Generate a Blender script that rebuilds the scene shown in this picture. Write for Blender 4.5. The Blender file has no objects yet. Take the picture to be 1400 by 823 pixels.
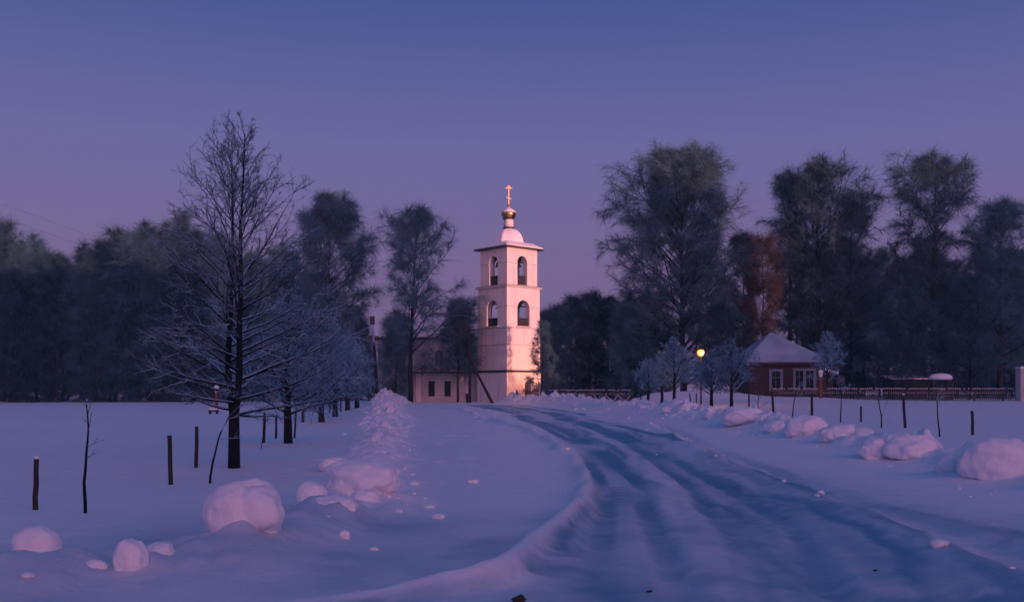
import bpy, bmesh, math
import numpy as np
from mathutils import Vector, Matrix

SC = bpy.context.scene
COL = SC.collection
RAD = math.radians
F = 1361.0          # focal length in photo pixels (1400 wide)
CX, HY = 700.0, 535.0
CAMZ = 1.7

# ------------------------------------------------------------------ basics
def tag(o, label=None, cat=None, group=None, kind=None):
    if label: o['label'] = label
    if cat: o['category'] = cat
    if group: o['group'] = group
    if kind: o['kind'] = kind
    return o

def empty(name, loc, rz=0.0):
    o = bpy.data.objects.new(name, None)
    COL.objects.link(o)
    o.empty_display_size = 0.3
    o.location = loc
    o.rotation_euler = (0, 0, rz)
    return o

def link_mesh(name, me, mat=None, parent=None, smooth=False):
    o = bpy.data.objects.new(name, me)
    COL.objects.link(o)
    if mat: me.materials.append(mat)
    if parent: o.parent = parent
    if smooth:
        me.polygons.foreach_set('use_smooth', np.ones(len(me.polygons), dtype=bool))
    return o

def np_mesh(name, V, Q):
    """V (n,3), Q list of int arrays each (m,k)"""
    if not isinstance(Q, list): Q = [Q]
    Q = [q for q in Q if len(q)]
    me = bpy.data.meshes.new(name)
    me.vertices.add(len(V))
    me.vertices.foreach_set('co', np.asarray(V, dtype=np.float32).ravel())
    nl = sum(q.size for q in Q); nf = sum(len(q) for q in Q)
    me.loops.add(nl); me.polygons.add(nf)
    me.loops.foreach_set('vertex_index', np.concatenate([q.ravel() for q in Q]).astype(np.int32))
    sizes = np.concatenate([np.full(len(q), q.shape[1]) for q in Q])
    st = np.concatenate([[0], np.cumsum(sizes)[:-1]]).astype(np.int32)
    me.polygons.foreach_set('loop_start', st)
    me.update(calc_edges=True)
    me.validate()
    return me

class MB:
    """collects boxes, prisms, tubes, lathes; builds ONE mesh"""
    def __init__(s): s.v = []; s.f = []
    def add(s, vs, fs):
        b = len(s.v); s.v += [tuple(v) for v in vs]
        s.f += [tuple(i + b for i in f) for f in fs]
    def box(s, x0, x1, y0, y1, z0, z1):
        s.add([(x0,y0,z0),(x1,y0,z0),(x1,y1,z0),(x0,y1,z0),(x0,y0,z1),(x1,y0,z1),(x1,y1,z1),(x0,y1,z1)],
              [(0,3,2,1),(4,5,6,7),(0,1,5,4),(1,2,6,5),(2,3,7,6),(3,0,4,7)])
    def lathe(s, prof, n=24, cx=0, cy=0):
        vs = []; fs = []
        for (r, z) in prof:
            for k in range(n):
                a = 2*math.pi*k/n
                vs.append((cx + r*math.cos(a), cy + r*math.sin(a), z))
        m = len(prof)
        for i in range(m-1):
            for k in range(n):
                k2 = (k+1) % n
                fs.append((i*n+k, i*n+k2, (i+1)*n+k2, (i+1)*n+k))
        fs.append(tuple(range(n))[::-1]); fs.append(tuple((m-1)*n+k for k in range(n)))
        s.add(vs, fs)
    def tube(s, pts, rad, n=8):
        pts = [Vector(p) for p in pts]
        if not hasattr(rad, '__len__'): rad = [rad]*len(pts)
        vs = []; fs = []
        for i, p in enumerate(pts):
            t = (pts[min(i+1, len(pts)-1)] - pts[max(i-1, 0)]).normalized()
            a = Vector((0,0,1)) if abs(t.z) < 0.9 else Vector((1,0,0))
            u = t.cross(a).normalized(); w = t.cross(u)
            for k in range(n):
                an = 2*math.pi*k/n
                vs.append(p + (u*math.cos(an) + w*math.sin(an))*rad[i])
        m = len(pts)
        for i in range(m-1):
            for k in range(n):
                k2 = (k+1) % n
                fs.append((i*n+k, i*n+k2, (i+1)*n+k2, (i+1)*n+k))
        fs.append(tuple(range(n))[::-1]); fs.append(tuple((m-1)*n+k for k in range(n)))
        s.add(vs, fs)
    def build(s, name, mat, parent=None, smooth=False, bevel=0, xf=None):
        me = bpy.data.meshes.new(name)
        me.from_pydata(s.v, [], s.f)
        bm = bmesh.new(); bm.from_mesh(me)
        bmesh.ops.recalc_face_normals(bm, faces=bm.faces)
        if bevel:
            bmesh.ops.bevel(bm, geom=list(bm.edges), offset=bevel, segments=2, affect='EDGES', clamp_overlap=True)
        if xf is not None: bm.transform(xf)
        bm.to_mesh(me); bm.free()
        return link_mesh(name, me, mat, parent, smooth)

def copy_tree(o, parent=None):
    c = o.copy(); COL.objects.link(c)
    if parent: c.parent = parent
    for ch in list(o.children):
        copy_tree(ch, c)
    return c

# ------------------------------------------------------------------ noise
def _hash(ix, iy, iz, seed):
    h = (ix.astype(np.int64)*374761393 + iy.astype(np.int64)*668265263 + iz.astype(np.int64)*2147483647 + seed*144665)
    h = (h ^ (h >> 13)) * 1274126177
    h = h ^ (h >> 16)
    return (h & 0xFFFF) / 65535.0
def vnoise(x, y, z=None, seed=0):
    x = np.asarray(x, float); y = np.asarray(y, float)
    z = np.zeros_like(x) if z is None else np.asarray(z, float)
    ix, iy, iz = np.floor(x), np.floor(y), np.floor(z)
    fx, fy, fz = x-ix, y-iy, z-iz
    fx, fy, fz = [f*f*f*(f*(f*6-15)+10) for f in (fx, fy, fz)]
    r = 0
    for a in (0,1):
        for b in (0,1):
            for c in (0,1):
                w = (fx if a else 1-fx)*(fy if b else 1-fy)*(fz if c else 1-fz)
                r = r + w*_hash(ix+a, iy+b, iz+c, seed)
    return r*2-1
def fbm(x, y, z=None, octv=4, seed=0):
    r = 0; a = 1.0; s = 1.0; n = 0
    for i in range(octv):
        r = r + a*vnoise(x*s, y*s, None if z is None else z*s, seed+i*17); n += a
        a *= .5; s *= 2.03
    return r/n
def S(a, b, x):
    t = np.clip((x-a)/(b-a), 0, 1); return t*t*(3-2*t)

# ------------------------------------------------------------------ terrain
def polydist(x, y, P, extra=None):
    """signed-ish distance to polyline, interpolated value along it"""
    best = np.full(np.shape(x), 1e9); val = np.zeros(np.shape(x)); side = np.zeros(np.shape(x)); arc = np.zeros(np.shape(x))
    L = 0
    for i in range(len(P)-1):
        ax, ay = P[i][:2]; bx, by = P[i+1][:2]
        dx, dy = bx-ax, by-ay; l2 = dx*dx+dy*dy
        t = np.clip(((x-ax)*dx+(y-ay)*dy)/l2, 0, 1)
        d = np.hypot(x-(ax+t*dx), y-(ay+t*dy))
        m = d < best
        best = np.where(m, d, best)
        sd = np.sign((x-ax)*dy-(y-ay)*dx)
        side = np.where(m, sd, side)
        arc = np.where(m, L+t*math.sqrt(l2), arc)
        if len(P[i]) > 2:
            val = np.where(m, P[i][2]*(1-t)+P[i+1][2]*t, val)
        L += math.sqrt(l2)
    return best, val, side, arc
def smoothline(P, n=8):
    """catmull-rom"""
    P = [np.array(p, float) for p in P]
    Q = [2*P[0]-P[1]] + P + [2*P[-1]-P[-2]]
    out = []
    for i in range(1, len(Q)-2):
        for k in range(n):
            t = k/n
            out.append(.5*((2*Q[i]) + (-Q[i-1]+Q[i+1])*t + (2*Q[i-1]-5*Q[i]+4*Q[i+1]-Q[i+2])*t*t + (-Q[i-1]+3*Q[i]-3*Q[i+1]+Q[i+2])*t**3))
    out.append(P[-1])
    return out

# lines on the ground (x, y, height in m)
BERM_L = smoothline([(-2.6, 7.6, 0.05), (-1.36, 8.03, 0.068), (-0.45, 8.6, 0.098), (0, 9.2, 0.127), (0.28, 11, 0.127), (0.78, 13.6, 0.177), (1.22, 16.4, 0.253), (1.36, 20.5, 0.214), (1.36, 31, 0.194), (0.0, 49, 0.194), (-5.5, 80, 0.155)])
BERM_L2 = smoothline([(-1.0, 7.4, 0.07), (0.2, 8.9, 0.112), (0.62, 10.4, 0.126), (0.95, 12.2, 0.07)])
RUT1 = smoothline([(0.75, 3, 0.041), (0.95, 8, 0.041), (1.35, 11.3, 0.041), (1.78, 14.9, 0.041), (2.15, 22, 0.081), (2.35, 35.6, 0.089), (1.0, 60, 0.081), (-3.2, 84, 0.057)])
RUT2 = smoothline([(2.2, 3, 0.09), (2.45, 8, 0.09), (2.99, 11.3, 0.09), (3.34, 16, 0.099), (3.75, 22, 0.099), (4.25, 36.7, 0.099), (3.3, 60, 0.09), (-0.8, 84, 0.063)])
CROWN = smoothline([(1.5,3,.05),(1.7,8,.05),(2.17,11.3,.05),(2.55,15.5,.05),(2.95,22,.06),(3.3,36,.06),(2.1,60,.05),(-2,84,.03)])
BERM_R = smoothline([(4.3, 3, 0.09), (4.5, 9, 0.105), (4.6, 11.3, 0.105), (4.85, 16.5, 0.135), (4.9, 22, 0.18), (5.5, 30, 0.195), (6.6, 50, 0.18), (4.6, 72, 0.15), (1.5, 90, 0.075)])
RUT3 = smoothline([(5.0,9,.05),(5.2,14,.06),(5.3,20,.07),(5.9,30,.08),(7.0,48,.09),(5.4,70,.07)])
BANK_L = smoothline([(-6.5, 7.2, 0.149), (-4.2, 8.8, 0.198), (-2.95, 10.2, 0.248), (-2.35, 15.8, 0.272), (-3.6, 26, 0.33), (-5.0, 38, 0.468), (-7.4, 58, 0.618), (-10, 76, 1.032), (-10.6, 88, 1.375)])
BANK_R = smoothline([(9.2, 14, 0.318), (9.9, 20, 0.476), (10.3, 26, 0.529), (11, 34, 0.581), (11.1, 45, 0.739), (10.8, 60, 0.793), (7.6, 78, 0.637), (4.5, 92, 0.911), (0.2, 98, 1.094)])
ROADC = None

LUMPS = [
 (322,766,112,86,1,'biggest snow boulder in the left foreground, round with a folded right side',2,.2),
 (38,790,66,52,2,'squarish rounded snow block at the far left of the foreground',1,.15),
 (172,797,50,48,3,'upright egg shaped snow lump between the left block and the big boulder',1,.2),
 (208,786,52,34,14,'low pointed snow lump leaning against the egg shaped lump',1,.25),
 (128,795,30,18,15,'tiny snow clod between the squarish block and the egg shaped lump',1,.25),
 (455,648,40,20,4,'wedge shaped snow clod lying alone above the long snow heap',1,.25),
 (490,692,108,46,5,'long arched snow heap on the left verge beside the road',1,.22),
 (423,702,42,32,6,'round snow ball at the left end of the long arched heap',1,.14),
 (497,700,42,24,7,'small snow clod in front of the long arched heap',1,.2),
 (450,726,66,24,16,'flat snow drift lump below the round snow ball',1,.25),
 (469,742,18,14,8,'little pointed snow clod alone below the long heap',1,.25),
 (586,696,16,6,9,'small flat snow crumb on the smooth verge, upper of two close crumbs',1,.2),
 (598,709,18,7,10,'small flat snow crumb on the smooth verge, lower of two close crumbs',1,.2),
 (646,661,16,6,11,'single tiny snow crumb in the middle of the smooth verge',1,.2),
 (1374,662,92,64,20,'large dim snow boulder at the right edge of the picture',1,.2),
 (1312,656,46,34,21,'smaller dim snow lump just left of the large right edge boulder',1,.2),
 (1250,634,66,38,22,'rounded double snow mound left of the right edge boulders, right half',1,.2),
 (1208,632,56,30,23,'rounded double snow mound left of the right edge boulders, left half',1,.2),
 (1152,610,46,26,24,'bright pointed snow mound on the right bank with a lower apron',1,.22),
 (1107,602,54,31,25,'bright dome shaped snow mound in the middle of the right bank',1,.18),
 (1072,596,40,20,26,'low snow mound between the dome mound and the broad right bank mound',1,.2),
 (1020,588,64,27,27,'broad flat topped snow mound on the right bank below the frosted trees',1,.2),
 (1048,590,30,15,28,'small snow bump against the right side of the broad flat mound',1,.2),
 (978,580,20,16,29,'small steep snow clod on the right bank under the street lamp',1,.25),
 (943,573,26,18,30,'pale snow hump on the right bank left of the street lamp',1,.22),
 (916,570,22,9,31,'low snow hump at the foot of the slender frosted trees',1,.22),
 (882,563,20,7,32,'flat snow clod on the far right bank, nearest to the picket fence end',1,.2),
]
MOUNDS = []

def Hb(x, y):
    h = .62*S(30, 100, y)*S(-34, -6, x) + .42*(1-S(5, 20, y))*S(-60, -20, -np.abs(x))
    h = h + .32*S(8, 22, x)*S(38, 84, y)
    h = h + .9*np.exp(-((y-91)/3.2)**2)*S(9.5, 13.5, x)*(1-S(18, 26, x))
    h = h + .25*np.exp(-((y-88)/2.2)**2)*S(20, 24, x)*(1-S(26,32,x))
    return h

def reproj(P):
    out = []
    for p in P:
        if p[1] < 6.3 or p[1] > 60: out.append(p); continue
        px = CX+p[0]/p[1]*F; py = HY+CAMZ/p[1]*F
        Y = np.arange(4, 75, .02); Z = CAMZ+(HY-py)/F*Y
        k = int(np.argmax(Z <= Hb((px-CX)/F*Y, Y)))
        if k == 0: out.append(p); continue
        q = np.array(p, float); q[0] = (px-CX)/F*Y[k]; q[1] = Y[k]; out.append(q)
    return out
BERM_L, BERM_L2, RUT1, RUT2, CROWN, BERM_R, RUT3, BANK_L, BANK_R = [reproj(P) for P in (BERM_L, BERM_L2, RUT1, RUT2, CROWN, BERM_R, RUT3, BANK_L, BANK_R)]
ROADC = CROWN
def offs(P, d, amp, seed, f=.16):
    out = []
    for i in range(len(P)):
        a = np.array(P[max(0, i-1)][:2], float); b = np.array(P[min(len(P)-1, i+1)][:2], float)
        t = (b-a)/np.linalg.norm(b-a); n = np.array([t[1], -t[0]])
        w = float(vnoise(np.array([P[i][1]*f]), np.array([seed*3.3]), seed=seed)[0])
        q = np.array(P[i][:2], float)+n*(d+amp*w)
        out.append((q[0], q[1]))
    return out
TRACKS = [offs(RUT1, -.30, .10, 1), offs(RUT1, .26, .12, 2), offs(RUT2, -.30, .10, 3), offs(RUT2, .28, .14, 4), offs(RUT2, 1.35, .3, 8, .06)]

def ground_z(x, y, full=False):
    x = np.asarray(x, float); y = np.asarray(y, float)
    h = Hb(x, y)
    h = h + .10*fbm(x*.13, y*.13, octv=2, seed=3)*S(3, 10, np.abs(x-2.5)) + .020*fbm(x*.9, y*.9, octv=4, seed=5) + .006*fbm(x*3.4, y*2.6, octv=2, seed=6)
    near = y < 125
    d, v, sd, arc = polydist(x, y, BANK_L)
    w = .55+.45*S(20, 60, y)
    n = .6*fbm(x*1.1, y*.8, octv=4, seed=21)+.55*fbm(x*2.9, y*1.7, octv=3, seed=22)
    h = h + v*np.exp(-(d/(w*1.15))**2)*(.70+1.15*n)*near
    d, v, sd, arc = polydist(x, y, BANK_R)
    n = .6*fbm(x*1.0, y*.8, octv=4, seed=31)+.5*fbm(x*2.7, y*1.6, octv=3, seed=32)
    h = h + v*np.exp(-(d/(w*1.15))**2)*(.75+1.0*n)*near
    # churned road edge crumbs beside the banks
    wob = .16*fbm(x*.35, y*.35, octv=2, seed=40)
    xx = x+wob
    for L, wid in ((BERM_L, .105), (BERM_R, .22)):
        d, v, sd, arc = polydist(xx, y, L)
        wv = wid*(1+.02*y)
        h = h + v*np.exp(-(d/wv)**2)*(.75+.7*vnoise(arc*.45, arc*0, seed=50))*near
    for L, wid in ((RUT1, .46), (RUT2, .46), (RUT3, .30)):
        d, v, sd, arc = polydist(xx, y, L)
        wv = wid*(1+.008*y)
        h = h - v*np.exp(-(d/wv)**4)*(.85+.3*vnoise(arc*.8, arc*0, seed=51))*near
    for k_, L in enumerate(TRACKS):
        d, v, sd, arc = polydist(x, y, L)
        wv = .115*(1+.012*y)
        fade = .55+.6*vnoise(arc*.12+k_*7, arc*0, seed=52)
        h = h + (-.030*np.exp(-(d/wv)**4) + .016*np.exp(-((d-wv*1.6)/(wv*.5))**2))*fade*near*(1-S(60, 90, y))
        tread = np.sin(arc*28.0)*np.exp(-(d/wv)**4)
        h = h + .0015*tread*(y < 20)
    d, v, sd, arc = polydist(x, y, ROADC)
    rd = np.exp(-(d/2.2)**4)*near
    # longitudinal tyre streaks and small chunks on the road
    h = h + rd*(.034*fbm(d*sd*4.2+40, arc*.16, octv=4, seed=60) + .010*fbm(x*3.0, y*2.0, octv=3, seed=61))
    # trampled patch, lower right of the road
    pt = np.exp(-(((x-4.2)/.9)**2+((y-9.0)/1.1)**2))
    h = h + pt*.11*np.abs(fbm(x*2.6, y*2.2, octv=3, seed=70))
    # scattered small crusts on the smooth left verge
    c = S(.52, .78, vnoise(x*1.7, y*1.3, seed=80))*S(-7, -3.2, x)*(1-S(-1.2, .4, x))*S(16, 26, y)*(1-S(70,90,y))
    h = h + .05*c
    for (mx, my, mr, mh) in MOUNDS:
        h = h + mh*np.exp(-(((x-mx)**2+((y-my)*1.25)**2)/(mr*mr)))
    return h

def pack_and_dim_mask(x, y):  # packed snow on the road, plus painted darkening close to the viewer
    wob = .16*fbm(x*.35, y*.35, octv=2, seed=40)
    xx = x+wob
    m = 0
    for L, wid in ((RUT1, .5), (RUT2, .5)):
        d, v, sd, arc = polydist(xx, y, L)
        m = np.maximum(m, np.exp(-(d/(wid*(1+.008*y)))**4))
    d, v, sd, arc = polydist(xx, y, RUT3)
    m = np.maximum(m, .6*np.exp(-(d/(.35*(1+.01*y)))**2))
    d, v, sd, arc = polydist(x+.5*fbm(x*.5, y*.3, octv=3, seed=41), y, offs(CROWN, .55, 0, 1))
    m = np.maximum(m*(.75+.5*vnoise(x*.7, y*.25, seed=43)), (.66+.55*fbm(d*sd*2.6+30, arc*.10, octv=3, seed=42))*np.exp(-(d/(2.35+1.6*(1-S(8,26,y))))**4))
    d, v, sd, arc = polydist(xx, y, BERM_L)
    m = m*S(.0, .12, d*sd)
    m = np.maximum(m, (.58+.2*fbm(x*.8, y*.8, octv=3, seed=45))*(1-S(-.3, .05, d*sd)*(1-S(.05,.3,d*sd)))*(1-S(9.5, 15, y))*S(-6,-3,x))  # painted foreground darkening on the near snow
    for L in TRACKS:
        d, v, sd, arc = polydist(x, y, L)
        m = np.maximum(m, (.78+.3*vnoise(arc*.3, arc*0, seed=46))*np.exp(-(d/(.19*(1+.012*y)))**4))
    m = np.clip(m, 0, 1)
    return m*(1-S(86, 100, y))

def gz(x, y):
    return float(ground_z(np.array([x]), np.array([y]))[0])
def spot(px, py):
    """photo pixel of a foot on the snow -> world point on the terrain"""
    Y = np.arange(6, 170, .05)
    X = (px-CX)/F*Y; Z = CAMZ+(HY-py)/F*Y
    g = Hb(X, Y)
    i = np.argmax(Z <= g) if np.any(Z <= g) else len(Y)-1
    return X[i], Y[i], gz(X[i], Y[i])
def pt(px, py, Y):
    return Vector(((px-CX)/F*Y, Y, CAMZ+(HY-py)/F*Y))

for L_ in LUMPS:
    _x, _y, _z = spot(L_[0], L_[1]-3)
    _w = L_[2]*_y/F
    _r = L_[0] > 870
    MOUNDS.append((_x, _y+_w*.3, max(.12, _w*(.85 if _r else .66)), L_[3]*_y/F*(.26 if _r else .13)))

# ------------------------------------------------------------------ materials
MATS = {}
def new_mat(name):
    m = bpy.data.materials.new(name); m.use_nodes = True
    nt = m.node_tree; b = nt.nodes['Principled BSDF']
    MATS[name] = m
    return m, nt, b
def N(nt, t, **kw):
    n = nt.nodes.new(t)
    for k, v in kw.items(): setattr(n, k, v)
    return n
def noise(nt, scale, detail=4, rough=.55, vec='Object'):
    tc = N(nt, 'ShaderNodeTexCoord'); n = N(nt, 'ShaderNodeTexNoise')
    n.inputs['Scale'].default_value = scale; n.inputs['Detail'].default_value = detail; n.inputs['Roughness'].default_value = rough
    nt.links.new(tc.outputs[vec], n.inputs['Vector'])
    return n
def ramp(nt, src, stops):
    r = N(nt, 'ShaderNodeValToRGB')
    el = r.color_ramp.elements
    while len(el) < len(stops): el.new(.5)
    for e, (p, c) in zip(el, stops):
        e.position = p; e.color = (*c, 1)
    nt.links.new(src, r.inputs['Fac'])
    return r
def bump(nt, b, src, strength, dist=.02):
    bp = N(nt, 'ShaderNodeBump'); bp.inputs['Strength'].default_value = strength; bp.inputs['Distance'].default_value = dist
    nt.links.new(src, bp.inputs['Height']); nt.links.new(bp.outputs['Normal'], b.inputs['Normal'])
    return bp
def simple(name, c1, c2, scale=3, rough=.8, metal=0, bmp=.2, bd=.01, detail=5):
    m, nt, b = new_mat(name)
    n = noise(nt, scale, detail)
    r = ramp(nt, n.outputs['Fac'], [(.3, c1), (.7, c2)])
    nt.links.new(r.outputs['Color'], b.inputs['Base Color'])
    b.inputs['Roughness'].default_value = rough; b.inputs['Metallic'].default_value = metal
    if bmp: bump(nt, b, n.outputs['Fac'], bmp, bd)
    return m

def snow_mat(name, packed=False):
    m, nt, b = new_mat(name)
    n1 = noise(nt, 26, 6, .6); n2 = noise(nt, 1.6, 4)
    r = ramp(nt, n2.outputs['Fac'], [(.3, (.78,.79,.83)), (.7, (.84,.845,.87))])
    col = r.outputs['Color']
    b.inputs['Roughness'].default_value = .55
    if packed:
        at = N(nt, 'ShaderNodeAttribute'); at.attribute_name = 'packed'  # value mixes packed snow with the painted foreground dimming
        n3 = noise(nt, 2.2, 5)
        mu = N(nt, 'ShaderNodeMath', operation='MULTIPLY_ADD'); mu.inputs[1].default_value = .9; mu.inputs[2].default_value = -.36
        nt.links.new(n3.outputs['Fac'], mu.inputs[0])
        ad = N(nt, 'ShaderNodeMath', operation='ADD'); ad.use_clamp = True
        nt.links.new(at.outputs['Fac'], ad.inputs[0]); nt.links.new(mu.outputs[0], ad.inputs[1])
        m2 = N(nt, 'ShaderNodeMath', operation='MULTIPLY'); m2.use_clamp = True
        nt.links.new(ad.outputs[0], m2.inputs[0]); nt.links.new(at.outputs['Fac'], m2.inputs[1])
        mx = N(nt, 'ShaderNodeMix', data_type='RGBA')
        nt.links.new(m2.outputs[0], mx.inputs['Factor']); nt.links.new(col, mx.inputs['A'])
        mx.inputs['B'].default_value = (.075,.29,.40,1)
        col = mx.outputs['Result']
    nt.links.new(col, b.inputs['Base Color'])
    b1 = bump(nt, b, n1.outputs['Fac'], .45, .012)
    n4 = noise(nt, 5.5, 6, .62)
    b2 = N(nt, 'ShaderNodeBump'); b2.inputs['Strength'].default_value = .4; b2.inputs['Distance'].default_value = .05
    nt.links.new(n4.outputs['Fac'], b2.inputs['Height']); nt.links.new(b2.outputs['Normal'], b1.inputs['Normal'])
    return m
SNOW = snow_mat('snow')
SNOWP = snow_mat('packed_and_dimmed_snow', True)

def bark_mat(name, dark, light, frost, up0, up1, famt=1.0, nscale=5):
    """bark or twig colour with a rime / snow layer lying on upward faces"""
    m, nt, b = new_mat(name)
    n = noise(nt, nscale, 5)
    oi = N(nt, 'ShaderNodeObjectInfo')
    ma = N(nt, 'ShaderNodeMath', operation='MULTIPLY_ADD'); ma.inputs[1].default_value = .6; ma.inputs[2].default_value = -.3
    nt.links.new(oi.outputs['Random'], ma.inputs[0])
    ms = N(nt, 'ShaderNodeMath', operation='ADD'); nt.links.new(n.outputs['Fac'], ms.inputs[0]); nt.links.new(ma.outputs[0], ms.inputs[1])
    r = ramp(nt, ms.outputs[0], [(.3, dark), (.7, light)])
    g = N(nt, 'ShaderNodeNewGeometry'); sx = N(nt, 'ShaderNodeSeparateXYZ')
    nt.links.new(g.outputs['Normal'], sx.inputs[0])
    n2 = noise(nt, 1.3, 4)
    ad = N(nt, 'ShaderNodeMath', operation='MULTIPLY_ADD'); ad.inputs[1].default_value = .9; ad.inputs[2].default_value = -.45
    nt.links.new(n2.outputs['Fac'], ad.inputs[0])
    a2 = N(nt, 'ShaderNodeMath', operation='ADD')
    nt.links.new(sx.outputs['Z'], a2.inputs[0]); nt.links.new(ad.outputs[0], a2.inputs[1])
    mr = N(nt, 'ShaderNodeMapRange'); mr.inputs['From Min'].default_value = up0; mr.inputs['From Max'].default_value = up1
    mr.inputs['To Max'].default_value = famt
    nt.links.new(a2.outputs[0], mr.inputs['Value'])
    mx = N(nt, 'ShaderNodeMix', data_type='RGBA')
    nt.links.new(mr.outputs[0], mx.inputs['Factor']); nt.links.new(r.outputs['Color'], mx.inputs['A'])
    mx.inputs['B'].default_value = (*frost, 1)
    nt.links.new(mx.outputs['Result'], b.inputs['Base Color'])
    b.inputs['Roughness'].default_value = .85
    b.inputs['Specular IOR Level'].default_value = .15
    return m
BARK = bark_mat('bark', (.006,.009,.012), (.022,.027,.032), (.36,.63,.8), .22, .7)
BARK_FAR = bark_mat('far_bark', (.012,.014,.016), (.035,.037,.04), (.6,.62,.66), .6, 1.1, .7, 2)
TWIG_SNOWY = bark_mat('snowy_twig', (.03,.03,.032), (.07,.07,.075), (.36,.64,.80), -.25, .6, .9, 6)
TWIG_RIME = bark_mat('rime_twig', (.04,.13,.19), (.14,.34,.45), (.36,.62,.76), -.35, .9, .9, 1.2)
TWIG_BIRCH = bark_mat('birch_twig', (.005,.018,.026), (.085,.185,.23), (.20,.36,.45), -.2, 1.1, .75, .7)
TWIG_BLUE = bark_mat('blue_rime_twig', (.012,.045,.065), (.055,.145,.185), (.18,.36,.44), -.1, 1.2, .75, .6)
TWIG_BROWN = bark_mat('brown_twig', (.035,.033,.036), (.095,.075,.078), (.20,.17,.18), .2, 1.3, .5, 1)
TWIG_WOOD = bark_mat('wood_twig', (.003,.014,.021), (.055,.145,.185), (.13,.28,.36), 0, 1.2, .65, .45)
NEEDLE = bark_mat('needle', (.012,.022,.02), (.03,.045,.04), (.45,.47,.5), .25, 1.2, .7, .8)

def plaster(name, c1, c2, c3):
    m, nt, b = new_mat(name)
    n = noise(nt, .8, 6)
    r = ramp(nt, n.outputs['Fac'], [(.3, c1), (.7, c2)])
    tc = N(nt, 'ShaderNodeTexCoord'); mp = N(nt, 'ShaderNodeMapping'); mp.inputs['Scale'].default_value = (2.6, 2.6, .22)
    n2 = N(nt, 'ShaderNodeTexNoise'); n2.inputs['Scale'].default_value = 1.0; n2.inputs['Detail'].default_value = 6
    nt.links.new(tc.outputs['Object'], mp.inputs[0]); nt.links.new(mp.outputs[0], n2.inputs['Vector'])
    k = ramp(nt, n2.outputs['Fac'], [(.5, (0,0,0)), (.78, (.8,.8,.8))])
    mx = N(nt, 'ShaderNodeMix', data_type='RGBA'); nt.links.new(k.outputs['Color'], mx.inputs['Factor'])
    nt.links.new(r.outputs['Color'], mx.inputs['A']); mx.inputs['B'].default_value = (*c3, 1)
    nt.links.new(mx.outputs['Result'], b.inputs['Base Color']); b.inputs['Roughness'].default_value = .88
    bump(nt, b, n.outputs['Fac'], .2, .02)
    return m
PLASTER = plaster('white_plaster', (.68,.66,.65), (.77,.75,.74), (.48,.46,.46))
PLASTER_W = simple('weathered_plaster', (.36,.35,.35), (.60,.59,.58), .35, .9, bmp=.2, bd=.02)
DARKM = simple('dark_metal', (.012,.012,.014), (.03,.03,.034), 4, .55)
GOLD = simple('gold_leaf', (.75,.42,.12), (.85,.52,.18), 2, .22, 1, bmp=.05)
BRONZE = simple('dark_bronze', (.03,.025,.018), (.06,.05,.035), 4, .5, .7)
WOOD = simple('weathered_wood', (.03,.026,.024), (.075,.065,.058), 9, .85, bmp=.5, bd=.006)
POSTW = simple('dark_post_wood', (.012,.011,.012), (.035,.031,.03), 14, .85, bmp=.6, bd=.006)
ORANGEW = simple('orange_brown_wood', (.12,.045,.02), (.2,.075,.03), 7, .75)
FENCEP = simple('grey_green_fence_paint', (.035,.05,.048), (.07,.09,.085), 5, .75)
TRIM = simple('pale_blue_grey_trim', (.12,.17,.21), (.18,.24,.28), 3, .7)
CONC = simple('pale_concrete', (.42,.39,.38), (.52,.49,.47), 3, .9)
STUMP = simple('dark_debris', (.015,.012,.01), (.04,.03,.025), 20, .9)

FROOF = simple('frosted_roof', (.20,.30,.40), (.36,.46,.54), .5, .8)
def brick_mat():
    m, nt, b = new_mat('red_brick')
    tc = N(nt, 'ShaderNodeTexCoord'); mp = N(nt, 'ShaderNodeMapping'); mp.inputs['Rotation'].default_value = (RAD(90), 0, 0)
    br = N(nt, 'ShaderNodeTexBrick')
    br.inputs['Color1'].default_value = (.036,.018,.017,1); br.inputs['Color2'].default_value = (.050,.024,.022,1); br.inputs['Mortar'].default_value = (.055,.048,.047,1)
    br.inputs['Scale'].default_value = 3.2; br.inputs['Mortar Size'].default_value = .012
    nt.links.new(tc.outputs['Object'], mp.inputs[0]); nt.links.new(mp.outputs[0], br.inputs['Vector'])
    nt.links.new(br.outputs['Color'], b.inputs['Base Color']); b.inputs['Roughness'].default_value = .9
    return m
BRICK = brick_mat()
def glass_mat():
    m, nt, b = new_mat('dark_window_glass')
    n = noise(nt, 1.5, 2)
    r = ramp(nt, n.outputs['Fac'], [(.3, (.006,.007,.01)), (.7, (.015,.016,.02))])
    nt.links.new(r.outputs['Color'], b.inputs['Base Color']); b.inputs['Roughness'].default_value = .12
    return m
GLASS = glass_mat()
def emit_mat(name, c, s):
    m, nt, b = new_mat(name)
    b.inputs['Base Color'].default_value = (.8,.6,.3,1)
    b.inputs['Emission Color'].default_value = (*c, 1); b.inputs['Emission Strength'].default_value = s
    return m
LAMPGLOW = emit_mat('sodium_lamp_glow', (1,.20,.012), 2.8)
FLOODGLOW = emit_mat('floodlight_glow', (1,.45,.12), 3)
FROSTG = simple('frosted_lantern_glass', (.6,.6,.64), (.75,.75,.8), 6, .4)
WIREM = simple('frosted_wire', (.10,.10,.12), (.22,.22,.25), 2, .7, bmp=0)
CABLEM = simple('black_cable', (.012,.012,.015), (.025,.025,.03), 2, .6, bmp=0)

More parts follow.
